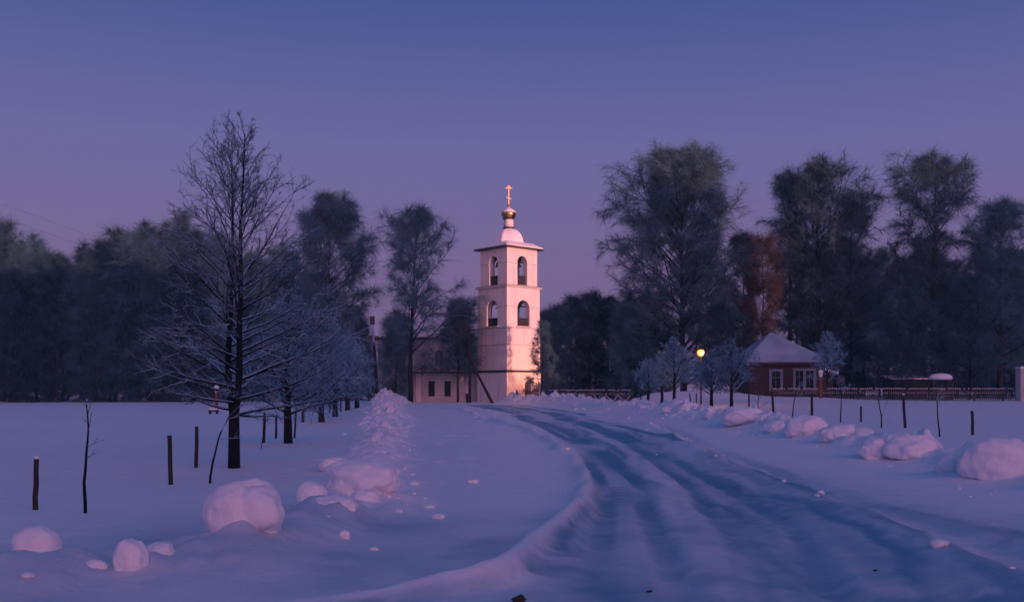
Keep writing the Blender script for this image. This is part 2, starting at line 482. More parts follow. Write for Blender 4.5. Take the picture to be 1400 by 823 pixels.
# ------------------------------------------------------------------ ground and road
def build_ground():
    def grow(a, step, k, end):
        out = []; v = a
        while v < end:
            v += step; step *= k; out.append(v)
        return out
    xs = list(np.arange(-10.5, 12.5, .066))
    xr = grow(12.5, .12, 1.07, 200); xl = [2.0-12.5-(v-12.5) for v in xr]
    xs = np.array(sorted(xl)+xs+xr)
    ys = list(np.arange(4.5, 26, .066))
    yf = list(np.arange(26.1, 60, .15)) + list(np.arange(60.2, 112, .28)) + grow(112, .5, 1.09, 225)
    yb = [4.5-(v) for v in grow(0, .3, 1.15, 190)]
    ys = np.array(sorted(yb)+ys+yf)
    X, Y = np.meshgrid(xs, ys)
    nx, ny = len(xs), len(ys)
    Z = ground_z(X.ravel(), Y.ravel())
    P = pack_and_dim_mask(X.ravel(), Y.ravel())
    V = np.stack([X.ravel(), Y.ravel(), Z], 1)
    i = np.arange(ny-1)[:, None]*nx + np.arange(nx-1)[None, :]
    Q = np.stack([i, i+1, i+1+nx, i+nx], -1).reshape(-1, 4)
    c = V[Q].mean(1)
    dL = polydist(c[:,0], c[:,1], reproj(smoothline([(-2.9,2),(-1.0,7.2),(.15,9.2),(.42,11),(.95,13.6),(1.4,16.4),(1.55,20.5),(1.55,31),(.2,49),(-5.2,80),(-7,90)])))
    dR = polydist(c[:,0], c[:,1], reproj(smoothline([(4.3,2),(4.3,9),(4.4,11.3),(4.6,16.5),(4.65,22),(5.2,30),(6.2,50),(4.2,72),(1.2,90)])))
    road = (dL[2] > 0) & (dR[2] < 0) & (c[:,1] > 4) & (c[:,1] < 90)
    nrm = None
    for name, sel in (('snow_ground', ~road), ('road', road)):
        q = Q[sel]; u, inv = np.unique(q, return_inverse=True)
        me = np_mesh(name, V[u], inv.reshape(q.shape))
        at = me.attributes.new('packed', 'FLOAT', 'POINT')  # road packing together with the near darkening painted in
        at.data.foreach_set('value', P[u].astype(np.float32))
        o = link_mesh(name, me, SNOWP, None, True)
        tag(o, kind='structure')
        if name == 'road': tag(o, 'snow covered road with icy wheel ruts curving up towards the church', 'road', kind='structure')
        else: tag(o, 'smooth snow covered field and verges beside the road', 'snow field', kind='structure')
build_ground()

# sun direction: low, from behind the camera on the right
TH = RAD(38.5); EL = RAD(0.9)
SD = Vector((math.sin(TH)*math.cos(EL), -math.cos(TH)*math.cos(EL), math.sin(EL)))

def build_sun_blocker():  # ridge is out of view, added only to block the low sun
    """unseen ridge added behind the camera to shape the light: it keeps the low sun off the valley, with a gap towards the tower"""
    d = np.array([math.sin(TH), -math.cos(TH)]); u = np.array([math.cos(TH), math.sin(TH)])
    cs = [(-.34+2.375*(sx*math.cos(RAD(41.8))-sy*math.sin(RAD(41.8))))*u[0]+(104.9+2.375*(sx*math.sin(RAD(41.8))+sy*math.cos(RAD(41.8))))*u[1] for sx in (-1,1) for sy in (-1,1)]
    pa, pb = min(cs)-.1, max(cs)+.9
    ps = np.sort(np.concatenate([np.arange(-130, 150, 1.5), np.arange(pa-4, pb+4, .2)])); ss = np.linspace(95, 185, 34)
    Pp, Ss = np.meshgrid(ps, ss)
    prof = np.exp(-((Ss-140)/16)**2)
    h = 26+2.5*fbm(Pp*.06, Ss*.03, octv=3, seed=90)+2.5*fbm(Pp*.5, Ss*.2, octv=2, seed=91)
    for a, b, lo in ((pa, pb, 6.6), (85.4, 88.8, 10.5)):  # notches shaped to let sun through to the tower and one tree
        k = S(a-.9, a+.2, Pp)*(1-S(b-.2, b+.9, Pp))
        h = h*(1-k)+lo*k
    Z = h*prof-.5
    X = Pp*u[0]+Ss*d[0]; Y = Pp*u[1]+Ss*d[1]
    V = np.stack([X.ravel(), Y.ravel(), Z.ravel()], 1)
    nx, ny = len(ps), len(ss)
    i = np.arange(ny-1)[:, None]*nx+np.arange(nx-1)[None, :]
    Q = np.stack([i, i+nx, i+1+nx, i+1], -1).reshape(-1, 4)
    o = link_mesh('sun_blocking_ridge', np_mesh('sun_blocking_ridge', V, Q), BARK_FAR, None, True)
    tag(o, 'unseen ridge added behind the viewer to block the low sun', 'hill', kind='structure')
build_sun_blocker()

# ------------------------------------------------------------------ snow lumps
def lump(px, py, w, h, seed, label, lobes=1, group='lumps of ploughed snow beside the road', rough=.2):
    x, y, z = spot(px, py)
    W = w*y/F; Hh = h*y/F
    y += W*.35; zb = float(Hb(np.array([x]), np.array([y]))[0]); z = zb+.55*(gz(x, y)-zb)
    bm = bmesh.new(); bmesh.ops.create_icosphere(bm, subdivisions=5, radius=1)
    co = np.array([v.co[:] for v in bm.verts])
    n = fbm(co[:,0]*1.3+seed*3.1, co[:,1]*1.3+seed*1.7, co[:,2]*1.3, octv=3, seed=seed)
    n2 = fbm(co[:,0]*5+seed, co[:,1]*5, co[:,2]*5, octv=3, seed=seed+5)
    r = 1+rough*(1.1 if px < 870 else 1.9)*n+.022*n2
    if lobes > 1:
        dv = np.array([.75, -.45, .35]); dv /= np.linalg.norm(dv)
        k = co@dv
        r = r - .17*np.exp(-((k-.70)/.13)**2)
    co = co*r[:, None]
    co[:,2] = np.sign(co[:,2])*np.abs(co[:,2])**.85
    co *= np.array([W/2, W*.42, Hh*.60])
    co[:,2] += Hh*(.35 if px < 870 else .29)
    for v, c in zip(bm.verts, co): v.co = c
    me = bpy.data.meshes.new('snow_lump'); bm.to_mesh(me); bm.free()
    o = link_mesh('snow_lump', me, SNOW, None, True)
    o.location = (x, y, z); o.rotation_euler = (0, 0, 0)
    return tag(o, label, 'snow lump', group)

for L in LUMPS:
    lump(L[0], L[1], L[2], L[3], L[4], L[5], L[6], rough=L[7])

def crumbs():
    rng = np.random.default_rng(77)
    bm = bmesh.new(); bmesh.ops.create_icosphere(bm, subdivisions=2, radius=1)
    base = np.array([v.co[:] for v in bm.verts]); fc = np.array([[v.index for v in f.verts] for f in bm.faces]); bm.free()
    VV = []; FF = []; PP = []; n = 0
    for P, cnt, sp in ((BANK_L, 330, .42), (BANK_R, 380, .6), (BERM_R, 40, .3), (BERM_L, 12, .15)):
        P = np.array([p[:2] for p in P]); seg = np.linalg.norm(np.diff(P, axis=0), axis=1); wgt = seg/seg.sum()
        for q in range(cnt):
            k = rng.choice(len(seg), p=wgt); t = rng.random()
            p = P[k]*(1-t)+P[k+1]*t+rng.normal(0, sp, 2)*(1+.012*P[k][1])
            r = rng.gamma(2.0, .011)*(1+.014*p[1])*(.5 if P is BERM_L else 1)+.008
            c = base*(1+.35*vnoise(base[:,0]*1.7+q, base[:,1]*1.7, base[:,2]*1.7, seed=7))[:,None]*r*np.array([rng.uniform(.8,1.4), rng.uniform(.8,1.3), rng.uniform(.5,.9)])
            PP.append((p[0], p[1], r))
            VV.append(c); FF.append(fc+n); n += len(c)
    PP = np.array(PP); zz = ground_z(PP[:,0], PP[:,1])
    VV = [c+np.array([p[0], p[1], z+p[2]*.12]) for c, p, z in zip(VV, PP, zz)]
    o = link_mesh('snow_crumbs', np_mesh('snow_crumbs', np.concatenate(VV), np.concatenate(FF)), SNOW, None, True)
    tag(o, 'small broken crumbs of ploughed snow scattered along the road banks', 'snow crumbs', kind='stuff')
crumbs()

# ------------------------------------------------------------------ trees
def unit(v): return v/np.maximum(np.linalg.norm(v, axis=-1, keepdims=True), 1e-9)
def grow_paths(rng, start, d, length, nseg, grav, jit, gpow=1.0):
    n = len(start); pts = np.zeros((n, nseg+1, 3)); pts[:,0] = start
    d = unit(d.copy())
    for k in range(nseg):
        pts[:,k+1] = pts[:,k] + d*(length/nseg)[:,None]
        d = d + rng.normal(0, jit, (n,3))
        g = grav*((k+1)/nseg)**gpow if np.isscalar(grav) else grav*((k+1)/nseg)**gpow
        d[:,2] += g
        d = unit(d)
    return pts
def tubes(pts, r0, r1, sides):
    n, K, _ = pts.shape
    t = np.zeros_like(pts)
    t[:,1:-1] = pts[:,2:]-pts[:,:-2]; t[:,0] = pts[:,1]-pts[:,0]; t[:,-1] = pts[:,-1]-pts[:,-2]
    t = unit(t)
    a = np.where(np.abs(t[...,2:3]) < .9, np.array([0,0,1.]), np.array([1.,0,0]))
    u = unit(np.cross(t, a)); w = np.cross(t, u)
    s = np.linspace(0, 1, K)[None,:]
    r = (np.asarray(r0).reshape(-1,1)*(1-s)+np.asarray(r1).reshape(-1,1)*s)
    an = np.arange(sides)*2*np.pi/sides
    V = pts[:,:,None,:] + r[:,:,None,None]*(u[:,:,None,:]*np.cos(an)[None,None,:,None]+w[:,:,None,:]*np.sin(an)[None,None,:,None])
    base = (np.arange(n)*K*sides)[:,None,None] + (np.arange(K-1)*sides)[None,:,None]
    k = np.arange(sides)[None,None,:]; k2 = (k+1) % sides
    Q = np.stack(np.broadcast_arrays(base+k, base+k2, base+sides+k2, base+sides+k), -1).reshape(-1,4)
    return V.reshape(-1,3), Q
class Soup:
    def __init__(s): s.V = []; s.Q = []; s.n = 0
    def add(s, V, Q):
        s.V.append(V); s.Q.append(Q+s.n); s.n += len(V)
    def mesh(s, name): return np_mesh(name, np.concatenate(s.V), np.concatenate(s.Q))
def sample(pts, idx, t):
    K = pts.shape[1]-1
    f = t*K; i = np.minimum(f.astype(int), K-1); w = (f-i)[:,None]
    p = pts[idx,i]*(1-w)+pts[idx,i+1]*w
    return p, unit(pts[idx,i+1]-pts[idx,i])
def rot_away(rng, tan, ang, az=None):
    n = len(tan)
    a = np.where(np.abs(tan[:,2:3]) < .9, np.array([0,0,1.]), np.array([1.,0,0]))
    u = unit(np.cross(tan, a)); w = np.cross(tan, u)
    az = rng.uniform(0, 2*np.pi, n) if az is None else az
    return tan*np.cos(ang)[:,None] + (u*np.cos(az)[:,None]+w*np.sin(az)[:,None])*np.sin(ang)[:,None]

def tree(name, label, cat, x, y, H, env, rng_seed, mats, group=None, trunk_r=.3, n1=36, n2=9, n3=14, n4=0,
         el=(55, 5), grav1=.05, grav2=-.1, grav3=-.5, len2=.4, len3=1.2, r2=.03, r3=.016, lean=(0,0), leaders=1, lead_sp=.4, fork=.12,
         first=.12, jit=.09, ang2=(.45,1.0), lmul=1.0, clump=.0, zoff=-.1, tw_sides=3, l3seg=3, spread3=(.5,1.2)):
    """env: rows (height m, radius on the left, radius on the right)"""
    rng = np.random.default_rng(rng_seed)
    z0 = gz(x, y)+zoff
    root = empty(name, (x, y, z0)); tag(root, label, cat, group)
    E = np.array(sorted(env), float)
    def R(z, az):
        l = np.interp(z, E[:,0], E[:,1]); r = np.interp(z, E[:,0], E[:,2])
        c = np.cos(az); m = (l+r)/2
        return np.where(c < 0, l*c*c+m*(1-c*c), r*c*c+m*(1-c*c))
    bark, twig = mats
    tr = Soup(); cr = Soup()
    T = []; TR = []
    nk = 14
    if leaders == 1:
        s = np.linspace(0, 1, nk)
        w = np.cumsum(rng.normal(0, .012*H/ nk*3, (nk,2)), 0); w[0] = 0
        P = np.stack([lean[0]*s**1.5+w[:,0], lean[1]*s+w[:,1], s*H*.97], 1)
        T.append((P, trunk_r, trunk_r*.08))
    else:
        zf = fork*H
        s = np.linspace(0, 1, 5)
        P = np.stack([s*0, s*0, s*zf*1.05], 1)
        V, Q = tubes(P[None], np.array([trunk_r]), np.array([trunk_r*.82]), 10); tr.add(V, Q)
        for k in range(leaders):
            s = np.linspace(0, 1, nk)
            off = (k-(leaders-1)/2)*lead_sp
            w = np.cumsum(rng.normal(0, .004*H, (nk,2)), 0)*.5; w[0] = 0
            top = H*(.97 if k == leaders-1 else .93-.05*rng.random())
            P = np.stack([off*np.minimum(1, s*5)**.7+lean[0]*s+w[:,0], rng.normal(0,.25)*np.minimum(1,s*4)+w[:,1], zf*.92+s*(top-zf*.92)], 1)
            T.append((P, trunk_r*.62, trunk_r*.06))
    starts = []; dirs = []; lens = []; rr = []
    for P, ra, rb in T:
        V, Q = tubes(P[None], np.array([ra]), np.array([rb]), 9); tr.add(V, Q)
        if leaders == 1:   # root flare
            fl = P[:2].copy(); fl[1] = P[0]+(P[1]-P[0])*.25
            V, Q = tubes(fl[None], np.array([ra*1.45]), np.array([ra*.95]), 9); tr.add(V, Q)
        m = n1//len(T)
        t = first+(1-first)*((np.arange(m)+rng.random(m)*.9)/m)**.9
        t = np.clip(t, 0, .985)
        p, tan = sample(P[None], np.zeros(m, int), t)
        az = np.arange(m)*2.399+rng.random(m)*1.2
        hf = t
        e = RAD(1)*(el[1]+(el[0]-el[1])*hf)+rng.normal(0, .12, m)
        zz = p[:,2]
        d0 = np.stack([np.cos(az)*np.cos(e), np.sin(az)*np.cos(e), np.sin(e)], 1)
        zt = zz+.5*np.tan(e)*R(zz, az)
        L = np.maximum(.25, (R(np.clip(zt, 0, H), az) - np.where(np.cos(az)<0,-1,1)*(p[:,0])*np.abs(np.cos(az))))/np.maximum(np.cos(e), .35)
        L *= rng.uniform(.72, 1.05, m)*lmul
        L = np.minimum(L, (H*1.01-zz)/np.maximum(np.sin(e+.15), .25)+.02*H)
        starts.append(p); dirs.append(d0); lens.append(L)
        rr.append(np.clip((ra*(1-t)+rb*t)*.45, .02*trunk_r*3, .12*L+.01))
    st = np.concatenate(starts); dr = np.concatenate(dirs); L1 = np.concatenate(lens); r1 = np.concatenate(rr)
    b1 = grow_paths(rng, st, dr, L1, 7, grav1, jit)
    V, Q = tubes(b1, r1, r1*.22, 5); tr.add(V, Q)
    # level 2
    m = len(b1)*n2
    w = np.repeat(np.arange(len(b1)), n2)
    t = rng.uniform(.18, 1.0, m)
    p, tan = sample(b1, w, t)
    d = rot_away(rng, tan, rng.uniform(ang2[0], ang2[1], m))
    L2 = L1[w]*len2*rng.uniform(.5, 1.15, m)*(1.15-.55*t)
    b2 = grow_paths(rng, p, d, L2, 5, grav2, jit*1.3)
    V, Q = tubes(b2, np.minimum(r1[w]*.5, r2*1.6)*rng.uniform(.7,1.1,m), np.full(m, r2*.35), 4); cr.add(V, Q)
    src = b2; srcL = L2; sh = t
    # level 3: twigs / hanging strands
    keep = rng.random(len(src)) > clump
    idx = np.repeat(np.where(keep)[0], n3); m = len(idx)
    t = rng.uniform(.15, 1.0, m)
    p, tan = sample(src, idx, t)
    d = rot_away(rng, tan, rng.uniform(spread3[0], spread3[1], m))
    L3 = len3*rng.uniform(.4, 1.25, m)
    if len3 < 0: L3 = -len3*srcL[idx]*rng.uniform(.4,1.1,m)
    b3 = grow_paths(rng, p, d, L3, l3seg, grav3, jit*1.4)
    V, Q = tubes(b3, r3*rng.uniform(.75,1.25,m), np.full(m, r3*.4), tw_sides); cr.add(V, Q)
    if n4:
        idx = np.repeat(np.arange(len(b3)), n4); m = len(idx)
        p, tan = sample(b3, idx, rng.uniform(.1, 1, m))
        d = rot_away(rng, tan, rng.uniform(.5, 1.1, m))
        b4 = grow_paths(rng, p, d, L3[idx]*rng.uniform(.35,.75,m), 2, grav3*.6, jit)
        V, Q = tubes(b4, np.full(m, r3*.75), np.full(m, r3*.4), 3); cr.add(V, Q)
    link_mesh('trunk', tr.mesh('trunk'), bark, root, True)
    link_mesh('crown', cr.mesh('crown'), twig, root, False)
    return root

def envpx(rows, px, base, Y):
    k = Y/F
    return [((base-py)*k, max(.2, (px-l)*k), max(.2, (r-px)*k)) for (py, l, r) in rows]

# --- the twin-stemmed snowy tree in the left foreground
x, y, z = spot(320, 642)
tree('snowy_tree', 'bare twin stemmed tree with snow lined branches, tallest in the left foreground', 'tree', x, y, 470*y/F,
     envpx([(155,318,342),(220,285,368),(280,262,398),(340,240,425),(400,228,448),(450,214,470),(500,205,482),(545,232,478),(575,262,420)], 320, 642, y), 11,
     (BARK, TWIG_SNOWY), 'roadside trees planted in a row on the left', trunk_r=.135, n1=108, n2=9, n3=4, n4=2, el=(64, 8), grav1=.035, grav2=.05, grav3=.01, len2=.40, len3=-.42, ang2=(.35,.7), lmul=1.1, lean=(.12,0),
     r2=.0085, r3=.0055, leaders=2, lead_sp=.36, fork=.16, first=.02, jit=.05)

# --- avenue behind it
AV = [ # px, base, top, half widths px l r, seed, label
 (394,609,395,88,92,21,'rime covered young tree directly right of the tall twin stemmed tree'),
 (440,578,425,60,66,22,'rime covered roadside tree, third along the left row'),
 (458,570,440,48,50,23,'rime covered roadside tree with a forked trunk, fourth along the left row'),
 (475,561,462,36,34,24,'small rime covered tree near the far end of the left row'),
 (488,558,470,30,30,25,'last and smallest rime covered tree of the left row, next to the snow pile'),
]
for (px, b, tp, wl, wr, sd, lab) in AV:
    x, y, z = spot(px, b)
    H = (b-tp)*y/F
    rows = [(tp, px-8, px+8), (tp+(b-tp)*.2, px-wl*.55, px+wr*.55), (tp+(b-tp)*.45, px-wl*.9, px+wr*.9), (tp+(b-tp)*.68, px-wl, px+wr), (b-(b-tp)*.14, px-wl*.8, px+wr*.8)]
    tree('rimed_tree', lab, 'tree', x, y, H, envpx(rows, px, b, y), sd, (BARK, TWIG_RIME), 'roadside trees planted in a row on the left',
         trunk_r=.11+.0012*y, n1=58, n2=10, n3=9, n4=2, el=(62, 8), grav1=.06, grav2=.02, grav3=-.05, len2=.42, len3=-.5, r2=.014, r3=.008+.00008*y, first=.2)

# --- slim rimed trees on the right of the road
RT = [(886,558,492,22,24,31,'slender rime covered tree at the left end of the right hand group'),
      (905,557,480,26,26,32,'rime covered tree with a curved stem, second of the right hand group'),
      (922,559,462,40,40,33,'tallest of the rime covered trees left of the lit street lamp'),
      (972,563,478,40,36,34,'rime covered tree with a forked stem, right of the lit street lamp'),
      (1000,563,462,44,50,35,'broad rime covered tree with a double stem in front of the brick house corner'),
      (1131,560,455,26,30,36,'rime covered tree before the right end of the brick house')]
for (px, b, tp, wl, wr, sd, lab) in RT:
    x, y, z = spot(px, b)
    if px > 1100: y = 90.0; x = (px-CX)/F*y; b = 547
    H = (b-tp)*y/F
    rows = [(tp, px-6, px+6), (tp+(b-tp)*.2, px-wl*.6, px+wr*.6), (tp+(b-tp)*.45, px-wl, px+wr), (tp+(b-tp)*.7, px-wl*.95, px+wr*.95), (b-(b-tp)*.2, px-wl*.5, px+wr*.5)]
    tree('rimed_tree', lab, 'tree', x, y, H, envpx(rows, px, b, y), sd, (BARK, TWIG_RIME), 'young rimed trees by the lit street lamp',
         trunk_r=.14, n1=40, n2=9, n3=9, n4=1, el=(62, 18), grav1=.03, grav2=-.02, grav3=-.1, len2=.45, len3=-.55, r2=.02, r3=.013, first=.28)

# --- tall birches
def birch(px, Y, base, rows, seed, label, group, name='birch', mats=None, **kw):
    x = (px-CX)/F*Y
    H = (base-rows[0][0])*Y/F*.955
    a = dict(trunk_r=.24, n1=58, n2=13, n3=38, el=(62, 24), grav1=-.055, grav2=-.2, grav3=-.5, len2=.42, len3=1.25, r2=.026, r3=.0145, clump=.22, first=.16, jit=.09, l3seg=4, lmul=.97, spread3=(.4,1.3))
    a.update(kw)
    return tree(name, label, 'tree', x, Y, H, envpx(rows, px, base, Y), seed, mats or (BARK_FAR, TWIG_BIRCH), group, **a)
G_L = 'tall drooping birches near the church'; G_R = 'tall rimed trees behind the right hand fence'
birch(452,104,546,[(257,455,478),(280,432,492),(310,404,506),(330,398,522),(365,396,520),(400,404,512),(440,412,506),(490,404,500),(525,415,490)],41,
      'tall drooping birch rising behind the left row of rimed trees', G_L, n1=76, leaders=1)
birch(561,98,548,[(279,555,588),(300,544,600),(330,528,618),(365,530,632),(395,536,624),(425,536,646),(450,545,650),(480,552,654),(505,552,640)],42,
      'open drooping birch standing in front of the church hall left of the bell tower', G_L, n1=46, n3=28, clump=.36, first=.27, lean=(.5,0), trunk_r=.27)
birch(626,103,548,[(410,628,646),(435,604,650),(465,572,652),(500,575,650),(520,590,645)],54,
      'low drooping tree overhanging the church hall beside the bell tower', G_L, n1=36, n2=12, n3=30, first=.25, trunk_r=.14)
birch(541,104,547,[(432,532,552),(460,518,560),(500,512,562),(535,518,556)],55,
      'thin frosted tree before the left end of the church hall', G_L, n1=30, n2=10, n3=26, first=.12, trunk_r=.12)
birch(935,108,545,[(206,915,968),(225,878,995),(250,840,1004),(290,850,1012),(330,838,1010),(360,836,1014),(386,806,1012),(420,836,1024),(460,850,1026),(500,862,1020),(535,875,1010)],43,
      'biggest tree right of the bell tower, dense rounded drooping crown', G_R, n1=124, n2=14, n3=42, trunk_r=.4, clump=.06, first=.06)
birch(1078,110,545,[(240,1068,1100),(280,1040,1115),(330,1050,1122),(380,1056,1120),(430,1058,1118),(480,1060,1110)],44,
      'tall dark tree rising behind the left half of the house roof', G_R, trunk_r=.32, n1=40, clump=.4, first=.3, leaders=1)
birch(1120,107,545,[(215,1105,1150),(245,1080,1185),(290,1070,1195),(340,1075,1195),(400,1080,1190),(460,1090,1180),(500,1095,1165)],45,
      'tall open tree with upright dark limbs behind the right half of the house', G_R, trunk_r=.34, n1=56, clump=.3, first=.22, el=(60,35), grav3=-.4, lmul=1.0)
birch(1165,111,545,[(262,1160,1200),(300,1135,1208),(350,1130,1210),(420,1130,1215),(480,1135,1215),(525,1140,1210)],46,
      'tall rimed tree right of the house, narrower than its neighbours', G_R, trunk_r=.26, n1=40, clump=.35)
birch(1278,106,545,[(211,1258,1300),(235,1238,1325),(262,1206,1322),(300,1218,1332),(350,1205,1322),(420,1200,1312),(480,1204,1312),(530,1210,1300)],47,
      'tall rimed tree with an uneven feathery top near the right edge', G_R, n1=60, trunk_r=.33, clump=.25)
birch(1368,102,545,[(274,1348,1385),(300,1322,1408),(350,1312,1420),(420,1310,1425),(480,1312,1425),(530,1320,1420)],48,
      'tall rimed tree at the right edge of the picture', G_R, n1=50, trunk_r=.33, clump=.3)
birch(1232,98,546,[(400,1222,1245),(440,1195,1265),(480,1180,1280),(520,1178,1285)],49,
      'low blue frosted tree behind the fence, below the feathery topped tree', G_R, n1=36, n3=22, mats=(BARK_FAR, TWIG_BLUE), trunk_r=.15, first=.1, r3=.014)
birch(1325,97,546,[(380,1315,1340),(430,1290,1365),(480,1278,1375),(525,1285,1370)],50,
      'low frosted tree with snow bent branches left of the gate pillar', G_R, n1=36, n3=22, mats=(BARK_FAR, TWIG_BLUE), trunk_r=.17, first=.1, r3=.014)
birch(1015,113,545,[(318,1004,1022),(350,990,1026),(400,985,1028),(450,990,1026),(520,995,1030)],53,
      'slim rimed tree filling the gap between the biggest tree and the house', G_R, n1=34, trunk_r=.2)

birch(984,104,546,[(418,978,994),(445,958,1010),(480,950,1022),(520,952,1020)],56,
      'mid height blue frosted tree under the right side of the biggest tree', G_R, n1=40, n2=11, n3=28, mats=(BARK_FAR, TWIG_BLUE), trunk_r=.15, first=.08)
# --- dark grove between the tower and the biggest tree
G_D = 'dark trees of the grove right of the bell tower'
for (px, Y, tp, w, sd, lab) in [(757,108,418,22,61,'dark narrow tree of the grove nearest to the bell tower'),
                              (782,111,402,24,62,'dark narrow tree, second of the grove from the tower'),
                              (806,109,396,24,63,'tallest dark narrow tree in the middle of the grove'),
                              (832,112,404,26,64,'dark narrow tree of the grove beside the biggest tree'),
                              (856,106,418,26,65,'dark low tree half under the crown of the biggest tree'),
                              (868,103,440,34,67,'dark frosted tree below the left side of the biggest tree'),
                              (890,104,450,40,66,'dark dense undergrowth tree below the biggest tree'),]:
    birch(px, Y, 546, [(tp,px-6,px+6),(tp+25,px-w*.7,px+w*.7),(tp+70,px-w,px+w),(546-20,px-w,px+w),(540,px-w*.8,px+w*.8)], sd, lab, G_D, name='dark_tree',
          mats=(BARK_FAR, TWIG_WOOD), n1=46, n2=8, n3=22, el=(60,20), grav3=-.2, len3=1.1, clump=.15, first=.03, trunk_r=.16, r3=.016)

# --- spruce-like tree with lit tips at the tower's right edge
birch(741,97,548,[(436,738,748),(465,728,752),(490,718,760),(515,714,764),(540,716,766)],70,
      'small shaggy tree with orange lit tips overlapping the right edge of the bell tower', None, name='shaggy_tree', mats=(BARK_FAR, TWIG_BIRCH),
      n1=40, n2=9, n3=14, el=(35,-5), grav1=.05, grav2=-.08, grav3=-.15, len3=.55, clump=.15, first=.05, trunk_r=.12, r2=.022, r3=.013)

# --- woods: prototypes copied
protos = []
for k, (H, sd) in enumerate([(26, 81), (23, 82), (27, 83), (20, 84)]):
    env = [(0, 2.6, 2.6), (H*.25, 3.0, 2.7), (H*.55, 3.1, 2.9), (H*.8, 2.2, 2.4), (H, .5, .5)]
    pr = tree('wood_tree', 'x', 'tree', -70+4*k, 170, H, env, sd, (BARK_FAR, TWIG_WOOD), None, trunk_r=.22, n1=46, n2=8, n3=20,
              el=(70, 2), grav1=.0, grav2=-.08, grav3=-.3, len2=.42, len3=1.5, r2=.04, r3=.02, clump=.2, first=.005)
    protos.append([pr, H, False])
rw = np.random.default_rng(99)
def wood(px, Y, top, k, label, group, base=None):
    pr, H0, used = protos[k]
    if not used:
        o = pr; protos[k][2] = True
    else:
        o = copy_tree(pr)
    x = (px-CX)/F*Y; z = gz(x, Y)-.2
    s = ((CAMZ+(HY-top)/F*Y)-z)/H0
    o.location = (x, Y, z); o.rotation_euler = (0, 0, rw.uniform(0, 6.28)); o.scale = (s*rw.uniform(1.0,1.25),)*2+(s,)
    tag(o, label, 'tree', group)
    return o
LW = 'frosted trees of the dark wood along the far left edge of the field'
LWL = 'dark frosted tree packed into the wood along the far left edge of the field'
topline = [(-60,300),(0,312),(15,318),(45,335),(100,348),(130,345),(165,314),(205,300),(240,302),(275,320),(330,345),(400,350),(440,380),(500,440),(520,470)]
tx = [t[0] for t in topline]; ty = [t[1] for t in topline]
i = 0
for row, Y in enumerate((160, 169, 180)):
    for px in np.arange(-50+row*6, 512, 22):
        q = px+rw.uniform(-6, 6)
        tp = np.interp(q, tx, ty)+rw.uniform(-14, 40)+(0 if row else 22)
        wood(q, Y+rw.uniform(-2,2), tp, int(rw.integers(0,4)), LWL, LW); i += 1
RW = 'background trees in the dark wood behind the house and right hand fence'
RWL = 'dark background tree in the wood behind the house and right hand fence'
for row, Y in enumerate((122, 130, 139)):
    for px in np.arange(1000+row*8, 1440, 30):
        q = px+rw.uniform(-8, 8)
        if 1002 < q < 1078: continue
        tp = np.interp(q, [990,1060,1120,1200,1260,1330,1440], [370,330,310,340,330,330,320])+rw.uniform(0, 60)
        wood(q, Y+rw.uniform(-2,2), tp, int(rw.integers(0,4)), RWL, RW)
for px, Y, tp in ((742,124,428),(765,121,420),(790,123,412),(815,120,410),(838,122,408),(862,121,400),(885,124,400),(905,120,395)):
    wood(px, Y, tp, int(rw.integers(0,4)), 'dark background tree behind the grove right of the bell tower', 'background trees behind the grove right of the tower')
birch(1043,106,546,[(322,1034,1054),(350,1024,1064),(400,1022,1068),(450,1022,1070),(500,1026,1066)],57,
      'slim tree glowing reddish in the gap left of the house roof', G_R, n1=40, n2=11, n3=28, mats=(BARK_FAR, TWIG_BROWN), trunk_r=.16, first=.1)

# ------------------------------------------------------------------ posts, stakes and saplings
rp = np.random.default_rng(5)
def post(px, top, base, wpx, label, group, lean=0, snowcap=False, mat=None, name='fence_post'):
    x, y, z = spot(px, base); k = y/F
    h = (base-top)*k; r = max(wpx*k/2, .012)
    root = empty(name, (x, y, z)); tag(root, label, 'post', group)
    P = []; n = 7
    for i in range(n):
        s = i/(n-1)
        P.append((lean*k*s+rp.normal(0, r*.12), rp.normal(0, r*.12), -.3+s*(h+.3)))
    m = MB(); m.tube(P, [r*(1.08-.12*i/(n-1))*rp.uniform(.94,1.06) for i in range(n)], 9)
    m.build('shaft', mat or POSTW, root, True)
    if snowcap:
        m = MB(); m.lathe([(r*.95, 0), (r*1.15, .012), (r*1.0, r*.7), (r*.5, r*1.1), (.002, r*1.2)], 10)
        o = m.build('snow_cap', SNOW, root, True); o.location = (lean*k, 0, h-.004)
    return root
GP = 'dark wooden stakes in the left hand snow'
post(47,630,700,7,'dark stake nearest the left edge, standing left of the lone sapling',GP,3,True)
post(234,597,664,6,'thick dark stake left of the tall tree, nearer of the two',GP,-2)
post(268,585,641,5,'slimmer dark stake close behind the thick stake left of the tall tree',GP,1)
post(360,568,608,4,'dark stake just right of the tall tree trunk, touched by a thin leaning stick',GP,2)
post(377,566,598,3,'slim stake between the tall tree and the second trunk of the row',GP,1)
post(402,556,597,2.6,'grey stick right beside the second trunk of the left row',GP,3)
post(414,548,578,4,'thicker short stake between second and third trunk of the left row',GP,0)
post(451,547,564,2,'thin distant stake right of the third trunk of the left row',GP,0)
post(466,544,563,2,'thin distant stake right of the forked trunk of the left row',GP,0)
GQ = 'thin poles standing in the right hand snow field'
post(1024,532,561,2.4,'thin straight pole left of the snowy sapling under the house',GQ,0)
post(1058,535,569,3.2,'dark pole below the single house window',GQ,-2)
post(1110,538,573,3.4,'dark pole below the double house window',GQ,0)
post(1177,556,578,2.6,'shortest pole in the right hand field, midway along the row',GQ,0,True)
post(1238,540,585,3.6,'dark slightly leaning pole right of the forked sapling',GQ,-3,True)
